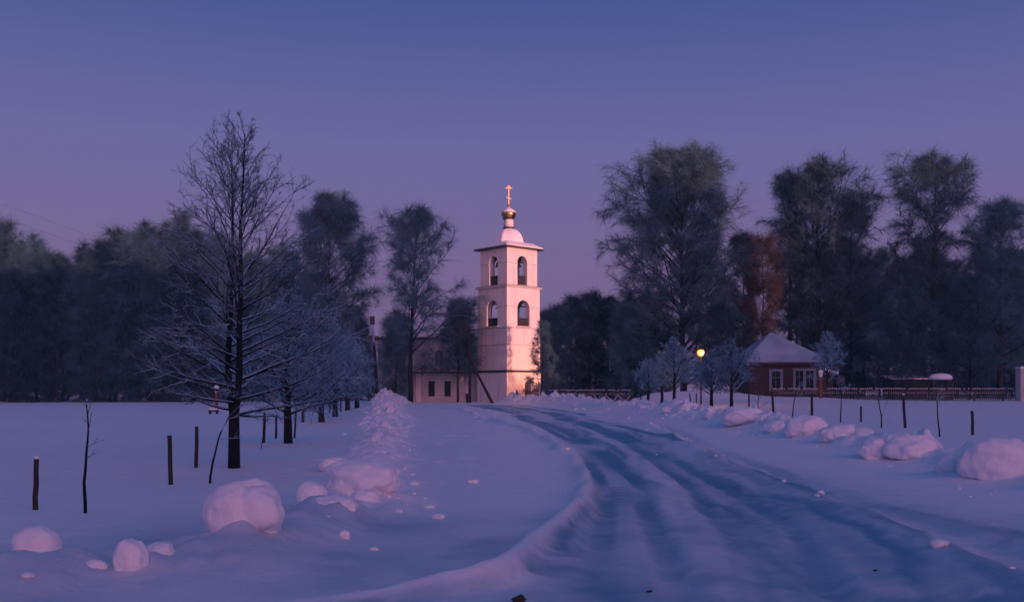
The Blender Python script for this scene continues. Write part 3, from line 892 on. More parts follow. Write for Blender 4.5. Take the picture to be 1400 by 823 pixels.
post(1330,561,594,4,'thick short pole at the right end of the row, snow stuck near its foot',GQ,-1)
post(876,540,557,1.6,'hair thin pole left of the slender rimed trees',GQ,0)
post(946,538,560,1.6,'thin leaning pole left of the street lamp',GQ,-3)
post(952,537,560,1.6,'thin upright pole directly below the street lamp',GQ,0)

def sapling(px, base, top, label, group, path, branches, r0=.018, r1=.006, snowy=True, seed=0):
    """path: px offsets along the stem [(dx, frac)], branches [(frac, dx, dy_px)]"""
    x, y, z = spot(px, base); k = y/F; h = (base-top)*k
    rng = np.random.default_rng(seed)
    root = empty('sapling', (x, y, z)); tag(root, label, 'sapling', group)
    fr = np.linspace(0, 1, 12)
    dx = np.interp(fr, [p[1] for p in path], [p[0] for p in path])*k
    P = [(dx[i], rng.normal(0,.006), -.25 if i == 0 else fr[i]*h) for i in range(12)]
    m = MB(); m.tube(P, [r0+(r1-r0)*f for f in fr], 7); m.build('stem', BARK, root, True)
    b = MB()
    for (f, bx, by) in branches:
        sx = np.interp(f, [p[1] for p in path], [p[0] for p in path])*k
        ly = rng.normal(0, abs(bx)*k*.5)
        Q = []
        for i in range(6):
            s = i/5
            Q.append((sx+bx*k*s, ly*s, f*h+(by*k)*(s+.4*s*(1-s))))
        rb = r1*.95
        b.tube(Q, [rb*(1-.6*i/5) for i in range(6)], 5)
        for j in range(3):
            s = rng.uniform(.3, 1); c = Vector(Q[min(5, int(s*5))])
            e = c+Vector((bx*k*rng.uniform(.1,.4), rng.normal(0,.5)*abs(bx)*k*.4, abs(bx)*k*rng.uniform(.0,.35)))
            b.tube([c, (c+e)/2+Vector((0,0,.01)), e], [rb*.5, rb*.4, rb*.25], 4)
    b.build('twigs', TWIG_SNOWY, root)
    return root
GS = 'bare saplings standing in the snow'
sapling(117,704,548,'lone thin wavy sapling with short side twigs in the left field',GS,[(0,0),(-2,.25),(1,.5),(4,.75),(2,.9),(1,1)],
        [(.58,28,10),(.48,24,8),(.7,9,30),(.78,-9,8),(.86,8,18),(.92,-8,12),(.97,3,8)],.022,.006,seed=1)
sapling(286,662,552,'leaning sapling arching into the lower branches of the tall tree',GS,[(0,0),(6,.3),(14,.6),(28,.85),(48,1)],
        [(.55,36,2),(.8,20,4),(.95,30,6),(1,22,-4)],.024,.009,seed=2)
sapling(357,616,566,'thin stick sapling crossing the stake right of the tall tree',GS,[(0,0),(3,.4),(6,.7),(12,1)],[(.75,12,9),(.9,10,3)],.014,.006,seed=3)
sapling(425,582,562,'tiny twig sapling right of the short stake in the left row',GS,[(0,0),(3,1)],[(.6,4,7)],.012,.006,seed=4)
sapling(1037,564,536,'small snowy sapling with bent side stick under the house',GS,[(0,0),(-1,.5),(1,1)],[(.2,12,10),(.5,-10,12),(.6,9,14),(.75,-6,10),(.05,16,12)],.03,.016,seed=5)
sapling(1083,574,531,'leaning sapling with a frosted top between the two dark poles',GS,[(0,0),(2,.5),(6,1)],[(.7,10,6),(.85,-8,9),(.95,10,10),(1,14,6),(.9,6,14)],.034,.016,seed=6)
sapling(1149,579,532,'straight sapling with a bushy frosted top right of the house',GS,[(0,0),(1,.6),(1,1)],[(.8,-10,10),(.85,12,6),(.95,-6,12),(1,14,4),(1,4,10),(.92,18,8)],.034,.016,seed=7)
sapling(1205,586,548,'forked sapling shaped like a letter Y in the right hand field',GS,[(0,0),(0,.4),(-4,1)],[(.35,12,26),(.9,-4,8),(1,8,6),(.9,6,12)],.034,.018,seed=8)
sapling(1285,595,543,'slightly curved sapling with a feathery tip left of the last short pole',GS,[(0,0),(-3,.5),(-4,1)],[(.85,8,9),(.9,-7,8),(.97,14,6),(1,8,12)],.034,.016,seed=9)

# ------------------------------------------------------------------ bell tower
def arch_wall(mb, w, z0, z1, ops, t, xf):
    """solid wall of width w centred on local x, outer face at y=0, thickness t to +y, arched openings (cx, width, sill, spring)"""
    def V(x, yy, z): return xf @ Vector((x, yy, z))
    def prism(poly):
        n = len(poly)
        vs = [V(p[0], 0, p[1]) for p in poly]+[V(p[0], t, p[1]) for p in poly]
        fs = [tuple(range(n)), tuple(range(2*n-1, n-1, -1))]+[(i, (i+1) % n, n+(i+1) % n, n+i) for i in range(n)]
        mb.add(vs, fs)
    x = -w/2
    for (cx, ow, sill, spring) in sorted(ops):
        a, b = cx-ow/2, cx+ow/2
        prism([(x,z0),(a,z0),(a,z1),(x,z1)])
        if sill > z0: prism([(a,z0),(b,z0),(b,sill),(a,sill)])
        n = 14; r = ow/2
        for i in range(n):
            a0 = math.pi-math.pi*i/n; a1 = math.pi-math.pi*(i+1)/n
            p0 = (cx+r*math.cos(a0), spring+r*math.sin(a0)); p1 = (cx+r*math.cos(a1), spring+r*math.sin(a1))
            prism([p0, p1, (p1[0], z1), (p0[0], z1)])
        x = b
    prism([(x,z0),(w/2,z0),(w/2,z1),(x,z1)])

TW = 4.75; TPHI = RAD(41.8); TX, TY = -.34, 104.9
TZ = gz(TX, TY)-.4
tower = empty('bell_tower', (TX, TY, TZ), TPHI)
tag(tower, 'tall white bell tower with arched belfry openings, gold onion dome and cross', 'bell tower')
def zt(py, Y=101.6): return CAMZ+(HY-py)/F*Y-TZ
sides = [Matrix.Rotation(RAD(90)*k, 4, 'Z') for k in range(4)]   # k=0 faces local -y (right-hand face in the photo)
def face_xf(k, half): return sides[k] @ Matrix.Translation((0, -half, 0))
zA, zB, zC, zD, zE = zt(507), zt(471), zt(447), zt(390), zt(337)
wl = MB(); half = TW/2
for k in range(4):
    # ground tier with a doorway, on the lit face only
    ops = [(.55, .85, 0.4, zt(526))] if k == 0 else []
    ww = TW if k % 2 == 0 else TW-1.2
    arch_wall(wl, ww, 0, zA, ops, .6, face_xf(k, half))
wl.build('ground_tier_wall', PLASTER, tower)
wl = MB()
h2 = half-.04
for k in range(4):
    ww = (2*h2) if k % 2 == 0 else 2*h2-1.2
    arch_wall(wl, ww, zA, zC, [], .6, face_xf(k, h2))
wl.build('blank_tier_wall', PLASTER, tower)
wl = MB(); h3 = half-.07
for k in range(4):
    ww = (2*h3) if k % 2 == 0 else 2*h3-1.2
    ow = 1.72
    arch_wall(wl, ww, zC, zD, [(0, ow, zt(444.5), zt(420))], .6, face_xf(k, h3))
wl.build('lower_belfry_wall', PLASTER, tower)
wl = MB(); h4 = half-.26
for k in range(4):
    ww = (2*h4) if k % 2 == 0 else 2*h4-1.2
    arch_wall(wl, ww, zD, zE, [(0, 1.35, zt(387.5), zt(356))], .6, face_xf(k, h4))
wl.build('upper_belfry_wall', PLASTER, tower)
def ring(name, z, half, out, h, mat, smooth=False):
    m = MB()
    o = half+out
    m.box(-o, o, -o, -half+.002, z, z+h); m.box(-o, o, half-.002, o, z, z+h)
    m.box(-o, -half+.002, -half+.002, half-.002, z, z+h); m.box(half-.002, o, -half+.002, half-.002, z, z+h)
    return m.build(name, mat, tower)
ring('ledge', zA-.12, half, .14, .2, DARKM)
ring('string_course', zB, h2, .05, .09, PLASTER_W)
ring('string_course', zC-.08, half-.04, .09, .12, PLASTER_W)
ring('string_course', zD-.12, h3, .17, .2, PLASTER_W)
ring('ledge_flashing', zD+.083, h3-.19, .34, .04, DARKM)
# impost bands broken by the arches
def impost(z, half, ow):
    m = MB()
    for k in range(4):
        xf = face_xf(k, half)
        for sgn in (-1, 1):
            a = sgn*(ow/2+.12); b = sgn*(half+.05)
            x0, x1 = min(a,b), max(a,b)
            vs = [xf @ Vector(p) for p in ((x0,-.05,z),(x1,-.05,z),(x1,.02,z),(x0,.02,z),(x0,-.05,z+.09),(x1,-.05,z+.09),(x1,.02,z+.09),(x0,.02,z+.09))]
            m.add(vs, [(0,3,2,1),(4,5,6,7),(0,1,5,4),(1,2,6,5),(2,3,7,6),(3,0,4,7)])
    return m.build('impost_band', PLASTER_W, tower)
impost(zt(418.5), h3, 1.72); impost(zt(358), h4, 1.35)
# floors, railings and sills
m = MB(); m.box(-h3+.6, h3-.6, -h3+.6, h3-.6, zC-.2, zC); m.build('belfry_floor', WOOD, tower)
m = MB(); m.box(-h4+.6, h4-.6, -h4+.6, h4-.6, zD-.22, zD-.02); m.build('belfry_floor', WOOD, tower)
for (hh, ow, z0, z1) in ((h3, 1.72, zt(444.4), zt(434)), (h4, 1.35, zt(387.4), zt(375))):
    for k in range(4):
        m = MB(); m.box(-ow/2+.01, ow/2-.01, .22, .30, z0, z1); m.box(-ow/2+.005, ow/2-.005, .19, .33, z1, z1+.07)
        m.build('railing_panel', DARKM, tower, xf=face_xf(k, hh))
        m = MB(); m.box(-ow/2-.12, ow/2+.12, -.12, -.002, z0-.12, z0-.0); m.build('sill', PLASTER_W, tower, xf=face_xf(k, hh))
# arch bracing seen in the lower belfry
m = MB(); m.tube([(-h3,0,zt(414)),(h3,0,zt(414))], .07, 6); m.tube([(0,-h3+.3,zt(416)),(0,h3-.3,zt(416))], .07, 6); m.build('beam', WOOD, tower)
m = MB(); m.tube([(-h4+.1,0,zt(351)),(h4-.1,0,zt(351))], .08, 6); m.tube([(0,-h4+.1,zt(352.5)),(0,h4-.1,zt(352.5))], .08, 6); m.build('beam', WOOD, tower)
m = MB(); m.box(-.62,.62,-.62,.62,zD+.002,zt(353)); m.build('dark_belfry_core', WOOD, tower)  # solid block added so the upper openings look dark inside
m = MB(); m.box(-.22,.22,-.22,.22,zC+.002,zt(412)); m.build('dark_belfry_core', WOOD, tower)  # slimmer dark core added in the lower belfry
# roof: thin dark eave, hipped snow skirt, octagonal dome
eo = h4+.52
m = MB(); m.box(-eo, eo, -eo, eo, zE, zE+.13); m.build('eave', DARKM, tower)
m = MB()
a, b = eo-.03, 1.75
z0, z1, z2 = zE+.132, zE+.24, zE+.75
vs = []
for r, z in ((a, z0), (a, z1), (b, z2)):
    vs += [(-r,-r,z),(r,-r,z),(r,r,z),(-r,r,z)]
fs = [(3,2,1,0)]
for i in range(2):
    for k in range(4): fs.append((i*4+k, i*4+(k+1)%4, (i+1)*4+(k+1)%4, (i+1)*4+k))
fs.append((8,9,10,11))
m.add(vs, fs); m.build('snowy_roof', SNOW, tower, bevel=.05)
m = MB()
zc = zE+.55; prof = []
zd_top = zt(312.5, 104.9)
for i in range(11):
    t_ = i/10*math.pi/2*.93
    prof.append((1.72*math.cos(t_)**.85, zc+(zd_top-zc)*math.sin(t_)/math.sin(math.pi/2*.93)))
m.lathe([(1.72, zc-.4)]+prof, 8); dm = m.build('dome', SNOW, tower, bevel=.06)
dm.rotation_euler = (0, 0, RAD(22.5))
zn0, zn1 = zt(312.5, 104.9), zt(300.5, 104.9)
m = MB(); m.lathe([(.60, zn0-.12),(.60, zn0+.10)], 24); m.build('collar', DARKM, tower)
m = MB(); m.lathe([(.50, zn0+.05),(.50, zn1)], 24); m.build('drum', PLASTER, tower, True)
m = MB(); m.lathe([(.48, zn1-.02),(.66, zn1+.04),(.66, zn1+.10),(.5, zn1+.14)], 24); m.build('drum_cornice', DARKM, tower)
zo0, zo1 = zn1+.10, zt(283.5, 104.9)
hO = zo1-zo0
prof = [(.46,0),(.62,.08),(.76,.22),(.80,.36),(.76,.50),(.62,.64),(.42,.76),(.24,.85),(.12,.93),(.06,1.0),(.045,1.06)]
m = MB(); m.lathe([(r, zo0+hO*s) for r, s in prof], 32); od = m.build('onion_dome', GOLD, tower, True)
m = MB(); m.lathe([(.775,zo0+hO*.52),(.70,zo0+hO*.62),(.52,zo0+hO*.755),(.33,zo0+hO*.85),(.19,zo0+hO*.93),(.09,zo0+hO*1.0)], 32)
m.build('dome_snow', SNOW, od, True)
zx0, zx1 = zo1, zt(253.5, 104.9)
c = MB(); R_ = Matrix.Rotation(-TPHI+RAD(8), 4, 'Z')
c.box(-.04,.04,-.03,.03,zx0-.05,zx1)
zb = zt(257.5, 104.9); c.box(-.35,.35,-.03,.03,zb-.04,zb+.04)
zb2 = zx1-.17; c.box(-.17,.17,-.036,.036,zb2-.03,zb2+.03)
c.add([R0 for R0 in [(-.24,-.034,zb-1.0),(.24,-.034,zb-1.16),(.24,.034,zb-1.16),(-.24,.034,zb-1.0),(-.24,-.034,zb-.92),(.24,-.034,zb-1.08),(.24,.034,zb-1.08),(-.24,.034,zb-.92)]],
      [(0,3,2,1),(4,5,6,7),(0,1,5,4),(1,2,6,5),(2,3,7,6),(3,0,4,7)])
c.build('cross', GOLD, tower, xf=R_)
m = MB(); m.lathe([(.02,zx0-.03),(.15,zx0+.06),(.17,zx0+.16),(.12,zx0+.28),(.02,zx0+.34)], 16); m.build('cross_base_ball', GOLD, tower, True)
m = MB()
for hh in (0,): m.box(-.42, .42, .35, .42, .4, zt(522)); 
m.build('door', WOOD, tower, xf=face_xf(0, half) @ Matrix.Translation((.55, 0, 0)))
m = MB(); m.box(-.42,.42,.5,.55,zA+1.0-.5,zA+1.0-.45)

# bells hanging in the belfry
def bell(lx, ly, ztop, r, label):
    p = Matrix.Translation((TX, TY, TZ)) @ Matrix.Rotation(TPHI, 4, 'Z') @ Vector((lx, ly, ztop))
    root = empty('bell', p, TPHI); tag(root, label, 'bell', 'bells hanging in the bell tower')
    m = MB(); m.lathe([(r*1.0,-r*1.75),(r*1.02,-r*1.7),(r*.86,-r*1.45),(r*.68,-r*1.0),(r*.58,-r*.6),(r*.5,-r*.38),(r*.3,-r*.22),(r*.08,-r*.18)], 24); m.build('bell_body', BRONZE, root, True)
    m = MB(); m.tube([(0,0,-r*1.2),(0,0,-r*1.95)], [r*.05, r*.05], 6); m.lathe([(.01,-r*2.05),(r*.13,-r*1.95),(.01,-r*1.83)], 10); m.build('clapper', DARKM, root)
    m = MB(); m.tube([(0,0,0),(0,0,-r*.25)], r*.1, 6); m.build('hanger', DARKM, root)
bell(0, -h4+.75, zt(351.5), .42, 'bell hanging in the upper arch of the lit right face')
bell(-h4+.75, 0, zt(352), .40, 'bell hanging in the upper arch of the shaded left face')
bell(.55, .5, zt(353), .5, 'large bell hanging deeper inside the upper belfry')

# ------------------------------------------------------------------ church hall
CZ = gz(-8, 108)-.5
hall = empty('church_hall', (-9.3, 113, CZ)); tag(hall, 'low white church hall with a dark flat eave left of the bell tower', 'church hall')
def lx(px, Y): return (px-CX)/F*Y+9.3
def zz(py, Y): return CAMZ+(HY-py)/F*Y-CZ
m = MB()
Yf = 111.0
xf = Matrix.Translation(((lx(516,Yf)+lx(652,Yf))/2, Yf-113, 0))
wH = lx(652,Yf)-lx(516,Yf)
arch_wall(m, wH, 0, zz(464,Yf), [(lx(533,Yf)-xf.translation.x, 1.25, .5, zz(529,Yf)), (lx(545,Yf)-xf.translation.x+.3, .9, zz(512,Yf), zz(494,Yf)), (lx(600,Yf)-xf.translation.x, .9, zz(500,Yf), zz(484,Yf))], .5, xf)
m.build('main_wall', PLASTER_W, hall)
m = MB(); x0, x1 = lx(516,Yf), lx(652,Yf)
m.box(x0, x0+.5, Yf-113+.5, 9, 0, zz(464,Yf)); m.box(x1-.5, x1, Yf-113+.5, 9, 0, zz(464,Yf)); m.box(x0, x1, 9, 9.5, 0, zz(464,Yf)); m.build('side_wall', PLASTER_W, hall)
for (cx, ow, s0, s1) in ((lx(533,Yf), 1.25, .5, zz(522,Yf)),):
    m = MB(); m.box(cx-ow/2, cx+ow/2, Yf-113+.3, Yf-113+.36, s0, s1+.1); m.build('door', WOOD, hall)
for (cx, ow, s0, s1) in ((lx(545,Yf)+.3,.9,zz(512,Yf),zz(490,Yf)), (lx(600,Yf),.9,zz(500,Yf),zz(480,Yf))):
    f = MB(); f.box(cx-ow/2,cx+ow/2,Yf-113+.30,Yf-113+.36,s0,s0+.08); f.box(cx-.03,cx+.03,Yf-113+.29,Yf-113+.36,s0+.08,s1+.1)
    w_ = f.build('window', PLASTER_W, hall)
    g = MB(); g.box(cx-ow/2,cx+ow/2,Yf-113+.37,Yf-113+.39,s0,s1+.15); g.build('pane', GLASS, w_)
m = MB(); m.box(x0-.35, x1+.1, Yf-113-.35, 9.8, zz(464,Yf)+.002, zz(464,Yf)+.2); m.build('eave', DARKM, hall)
m = MB(); m.box(x0-.3, x1+.05, Yf-113-.28, 9.75, zz(464,Yf)+.202, zz(464,Yf)+.36); m.build('roof_snow', SNOW, hall, bevel=.05)
# low front annexe
Ya = 107.0
x0, x1 = lx(562,Ya), lx(653,Ya); zr = zz(510,Ya)
m = MB(); m.box(x0, x1, Ya-113, Yf-113-.004, 0, zr); m.build('annexe_wall', PLASTER_W, hall)
m = MB(); m.box(x0-.25, x1+.1, Ya-113-.3, Yf-113-.36, zr+.002, zr+.16); m.build('annexe_eave', DARKM, hall)
m = MB(); m.box(x0-.2, x1+.05, Ya-113-.24, Yf-113-.38, zr+.162, zr+.28); m.build('annexe_roof_snow', SNOW, hall, bevel=.04)
m = MB()
for px in (572, 640): m.box(lx(px,Ya)-.25, lx(px,Ya)+.25, Ya-113-.12, Ya-113-.003, 0, zr-.05)
m.build('pilaster', PLASTER, hall)
for px in (590, 612):
    cx = lx(px,Ya); f = MB(); f.box(cx-.42,cx+.42,Ya-113-.05,Ya-113-.003,zz(543,Ya),zz(543,Ya)+.1); f.box(cx-.42,cx-.34,Ya-113-.05,Ya-113-.003,zz(543,Ya)+.1,zz(521,Ya)); f.box(cx+.34,cx+.42,Ya-113-.05,Ya-113-.003,zz(543,Ya)+.1,zz(521,Ya)); f.box(cx-.42,cx+.42,Ya-113-.05,Ya-113-.003,zz(521,Ya),zz(521,Ya)+.08)
    w_ = f.build('window', PLASTER_W, hall); g = MB(); g.box(cx-.34,cx+.34,Ya-113-.02,Ya-113-.004,zz(543,Ya)+.1,zz(521,Ya)); g.build('pane', GLASS, w_)

# ------------------------------------------------------------------ poles and wires
Yp = 95.0
b = pt(642, 551, Yp); zg = gz(b.x, Yp)
root = empty('utility_pole', (b.x, Yp, zg)); tag(root, 'dark wooden utility pole with a slanting brace beside the bell tower', 'utility pole')
m = MB(); m.tube([(0,0,-.5),(.02,0,2.5),(0,0,pt(642,448,Yp).z-zg)], [.16,.14,.11], 10); m.build('pole', POSTW, root, True)
q = pt(676,549,Yp-1.5); t_ = pt(646,494,Yp)
m = MB(); m.tube([(q.x-b.x, -1.5, -.4),(t_.x-b.x-.15, 0, t_.z-zg)], [.15,.12], 10); m.build('brace', POSTW, root, True)
m = MB(); m.tube([(-.02,-.24,-.5),(-.22,-.26,pt(639,538,Yp).z-zg)], [.2,.19], 8); m.build('stub_post', POSTW, root)
m = MB(); m.box(-.6,.6,-.07,.07,pt(642,452,Yp).z-zg,pt(642,452,Yp).z-zg+.14); m.build('crossarm', POSTW, root)

b = pt(517, 545, 92); zg = gz(b.x, 92)
root = empty('utility_pole', (b.x, 92, zg)); tag(root, 'slightly leaning dark pole with square head left of the church hall', 'utility pole')
tp = pt(509, 436, 92)
m = MB(); m.tube([(0,0,-.5),((tp.x-b.x)*.5,0,(tp.z-zg)*.5),(tp.x-b.x,0,tp.z-zg)], [.19,.15,.11], 10); m.build('pole', BARK, root, True)
m = MB(); m.box(tp.x-b.x-.2,tp.x-b.x+.2,-.2,.2,tp.z-zg-.5,tp.z-zg+.25); m.build('pole_head', DARKM, root, bevel=.03)
m = MB(); m.box(-.9,.05,-.1,.1,pt(509,466,92).z-zg,pt(509,466,92).z-zg+.45); m.build('switch_box', DARKM, root, bevel=.03)
for k, (py, yy) in enumerate(((436, 0), (444, .25))):
    A = Vector((tp.x, 92+yy, pt(509,py,92).z)); B = pt(-120, 232+22*k, 60)
    P = []
    for i in range(25):
        s = i/24; p = A.lerp(B, s); p.z -= 4*s*(1-s)*.7; P.append(p)
    m = MB(); m.tube(P, .006, 5); o = m.build('overhead_wire', WIREM)
    tag(o, ('upper' if k == 0 else 'lower')+' frosted wire sagging from the leaning pole across the left wood', 'wire', 'frosted wires on the left')
P = []
A = pt(1360, -8, 30); B = pt(1560, 25, 26)
for i in range(9): P.append(A.lerp(B, i/8))
P = [A+(A-B)*1.0+Vector((0,0,.9)), A+(A-B)*.5+Vector((0,0,.35))]+P
m = MB(); m.tube(P, .02, 6); o = m.build('overhead_cable', CABLEM); tag(o, 'short piece of black cable crossing the top right corner of the sky', 'cable')

# ------------------------------------------------------------------ fences
def picket_fence(xa, ya, xb, yb, ztop, label, sp=.19):
    L = math.hypot(xb-xa, yb-ya); ang = math.atan2(yb-ya, xb-xa)
    z0 = gz((xa+xb)/2, (ya+yb)/2)
    root = empty('picket_fence', (xa, ya, z0), ang); tag(root, label, 'fence', 'picket fences before the trees')
    h = ztop-z0
    pk = MB(); sn = MB(); n = int(L/sp)
    rr = np.random.default_rng(int(abs(xa)*10))
    for i in range(n):
        x = (i+.5)*sp; hh = h+rr.normal(0, .015)
        w = .033
        vs = [(x-w,-.012,-.6),(x+w,-.012,-.6),(x+w,.012,-.6),(x-w,.012,-.6),(x-w,-.012,hh-.06),(x+w,-.012,hh-.06),(x+w,.012,hh-.06),(x-w,.012,hh-.06),(x,-.012,hh),(x,.012,hh)]
        pk.add(vs, [(0,3,2,1),(0,1,5,8,4),(3,7,9,6,2),(1,2,6,5),(0,4,7,3),(4,8,9,7),(5,6,9,8)])
        if rr.random() < .85:
            a = .042; sn.box(x-a,x+a,-.03,.03,hh-.045,hh+.03)
        if rr.random() < .9:
            sn.box(x-.036,x+.036,-.04,-.0125,h-.402,h-.36)
    pk.build('pickets', FENCEP, root)
    r_ = MB(); r_.box(0, L, .013, .055, h-.40, h-.33); r_.box(0, L, .013, .055, .15, .22); r_.build('rails', FENCEP, root)
    sn.build('snow_caps', SNOW, root)
    k = 0
    while k*2.5 < L+.1:
        p = MB(); p.box(k*2.5-.06, k*2.5+.06, .057, .17, -.6, h+.06); p.build('fence_post', FENCEP, root, bevel=.01); k += 1
A = pt(706, 548, 97.5); B = pt(866, 548, 95)
picket_fence(A.x, A.y, B.x, B.y, pt(780, 533, 96.5).z, 'snow tipped picket fence running right from the foot of the bell tower')
A = pt(1056, 548, 88); B = pt(1391, 548, 87)
picket_fence(A.x, A.y, B.x, B.y, pt(1220, 531, 87.5).z, 'long snow tipped picket fence in front of the house and right hand trees')
# snow laden rope loops on the near fence
P = []
for i in range(49):
    s = i/48; px = 812+50*s
    P.append(pt(px, 540+7*abs(math.sin(s*3*math.pi)), 94.2))
m = MB(); m.tube(P, .022, 5); o = m.build('rope', SNOW, None, True); tag(o, 'snow laden rope hanging in loops along the end of the picket fence by the tower', 'rope')

# ------------------------------------------------------------------ brick house
Yh = 95.0; HZ = gz(26, 95)-.4
hx0, hx1 = (1024-CX)/F*Yh, (1128-CX)/F*Yh
house = empty('brick_house', (hx0, Yh, HZ)); tag(house, 'small red brick house with snowy hipped roof and pale framed windows', 'house')
W = hx1-hx0; D = 8.5; ze = CAMZ+(HY-498)/F*Yh-HZ
def hxx(px): return (px-CX)/F*Yh-hx0
def hz(py): return CAMZ+(HY-py)/F*Yh-HZ
wins = [(hxx(1052.5), hxx(1069.5), hz(533), hz(505)), (hxx(1085), hxx(1115), hz(533), hz(504))]
wl = MB(); cur = 0; t = .35
for (a, b_, s0, s1) in wins:
    wl.box(cur, a, 0, t, 0, ze); wl.box(a, b_, 0, t, 0, s0); wl.box(a, b_, 0, t, s1, ze); cur = b_
wl.box(cur, W, 0, t, 0, ze)
wl.box(0, t, t, D-t, 0, ze); wl.box(W-t, W, t, D-t, 0, ze); wl.box(0, W, D-t, D, 0, ze)
wl.build('wall', BRICK, house)
for i, (a, b_, s0, s1) in enumerate(wins):
    f = MB(); w_ = .2
    f.box(a-.06,a+w_,-.05,.12,s0-.03,s1+.05); f.box(b_-w_,b_+.06,-.05,.12,s0-.03,s1+.05)
    f.box(a+w_,b_-w_,-.05,.12,s1-.2,s1+.05); f.box(a+w_,b_-w_,-.05,.12,s0-.03,s0+.16)
    if i == 1: f.box((a+b_)/2-.14,(a+b_)/2+.14,-.045,.12,s0+.16,s1-.2)
    win = f.build('window', TRIM, house)
    segs = [(a+w_, b_-w_)] if i == 0 else [(a+w_, (a+b_)/2-.14), ((a+b_)/2+.14, b_-w_)]
    for (p0, p1) in segs:
        g = MB(); g.box(p0, p1, .09, .11, s0+.16, s1-.2); g.build('pane', GLASS, win)
        g = MB(); g.box((p0+p1)/2-.02,(p0+p1)/2+.02,.06,.088,s0+.16,s1-.2); g.box(p0,(p0+p1)/2-.021,.06,.088,(s0+s1)/2+.2,(s0+s1)/2+.24); g.box((p0+p1)/2+.021,p1,.06,.088,(s0+s1)/2+.2,(s0+s1)/2+.24); g.build('glazing_bar', TRIM, win)
    g = MB(); g.box(a-.1,b_+.1,-.16,-.052,s0-.1,s0-.03); g.build('sill', TRIM, win)
o_ = .5
m = MB(); m.box(-o_, W+o_, -o_, D+o_, ze+.002, ze+.2); m.build('eave_board', DARKM, house)
m = MB(); za = ze+.202; zp = hz(451)
apx = hxx(1066)*1.03
vs = [(-o_-.05,-o_-.05,za),(W+o_+.05,-o_-.05,za),(W+o_+.05,D+o_,za),(-o_-.05,D+o_,za),
      (-o_-.05,-o_-.05,za+.14),(W+o_+.05,-o_-.05,za+.14),(W+o_+.05,D+o_,za+.14),(-o_-.05,D+o_,za+.14),
      (apx-.1,3.2,zp),(apx+.4,D-3.6,zp)]
m.add(vs, [(3,2,1,0),(0,1,5,4),(1,2,6,5),(2,3,7,6),(3,0,4,7),(4,5,8),(5,6,9,8),(6,7,9),(7,4,8,9)])
m.build('frosted_roof', FROOF, house, bevel=.05)
# rear lean-to wing on the right
m = MB(); m.box(W+.002, W+1.6, 2.5, 7, 0, ze-.9); m.build('side_wing', BRICK, house)
m = MB(); m.add([(W+.55,2.2,ze-.55),(W+2.0,2.2,ze-.9),(W+2.0,7.3,ze-.9),(W+.55,7.3,ze-.55),(W+.55,2.2,ze-.3),(W+2.0,2.2,ze-.65),(W+2.0,7.3,ze-.65),(W+.55,7.3,ze-.3)],
   [(0,3,2,1),(4,5,6,7),(0,1,5,4),(1,2,6,5),(2,3,7,6),(3,0,4,7)]); m.build('wing_roof_snow', SNOW, house, bevel=.04)

# shed with snow on it, right, behind the fence
Ysd = 98
a = pt(1222, 545, Ysd); b = pt(1268, 545, Ysd); zg = gz(a.x, Ysd)-.3
shed = empty('shed', (a.x, Ysd, zg)); tag(shed, 'low dark wooden shed with thin snowy roof behind the right hand fence', 'shed')
W2 = b.x-a.x; h2_ = pt(0,519,Ysd).z-zg
m = MB()
for i in range(int(W2/.2)): m.box(i*.2, i*.2+.19, 0 if i % 2 else .012, .05, 0, h2_)
m.box(0, W2, .051, 3, 0, h2_); m.build('board_wall', POSTW, shed)
m = MB(); m.add([(-.2,-.3,h2_+.02),(W2+.2,-.3,h2_+.02),(W2+.2,3.2,h2_+.35),(-.2,3.2,h2_+.35),(-.2,-.3,h2_+.17),(W2+.2,-.3,h2_+.17),(W2+.2,3.2,h2_+.5),(-.2,3.2,h2_+.5)],
   [(0,3,2,1),(4,5,6,7),(0,1,5,4),(1,2,6,5),(2,3,7,6),(3,0,4,7)]); m.build('roof_snow', SNOW, shed, bevel=.04)
# snow topped covered well / stack right of the shed
a = pt(1286, 545, 93); zg = gz(a.x, 93)-.2
bx = empty('covered_stack', (a.x, 93, zg)); tag(bx, 'small covered stack capped with a thick pad of snow right of the dark shed', 'stack')
h_ = pt(0,519,93).z-zg
m = MB()
for sx in (-.9, .9):
    for sy in (-.5, .5): m.box(sx-.07, sx+.07, sy-.07, sy+.07, 0, h_)
for k in range(6): m.box(-.8,.8,-.42,.42,.2+k*.22,.2+k*.22+.18)
m.build('stack_body', WOOD, bx)
m = MB(); m.lathe([(.95,h_),(1.08,h_+.1),(1.05,h_+.3),(.8,h_+.5),(.35,h_+.58),(.02,h_+.6)], 20); o = m.build('snow_pad', SNOW, bx, True); o.scale = (1, .7, 1)

# gate pillar at the right edge
a = pt(1399, 548, 86); zg = gz(a.x, 86)-.3
gp = empty('gate_pillar', (a.x, 86, zg)); tag(gp, 'pale plastered gate pillar with a snow cap at the right edge', 'gate pillar')
h_ = pt(0,505,86).z-zg
m = MB(); m.box(-.45,.45,-.45,.45,0,h_); m.build('pillar_shaft', CONC, gp, bevel=.02)
m = MB(); m.box(-.52,.52,-.52,.52,h_+.002,h_+.08); m.build('cap_stone', CONC, gp)
m = MB(); m.box(-.5,.5,-.5,.5,h_+.082,h_+.24); m.build('snow_cap', SNOW, gp, bevel=.07)

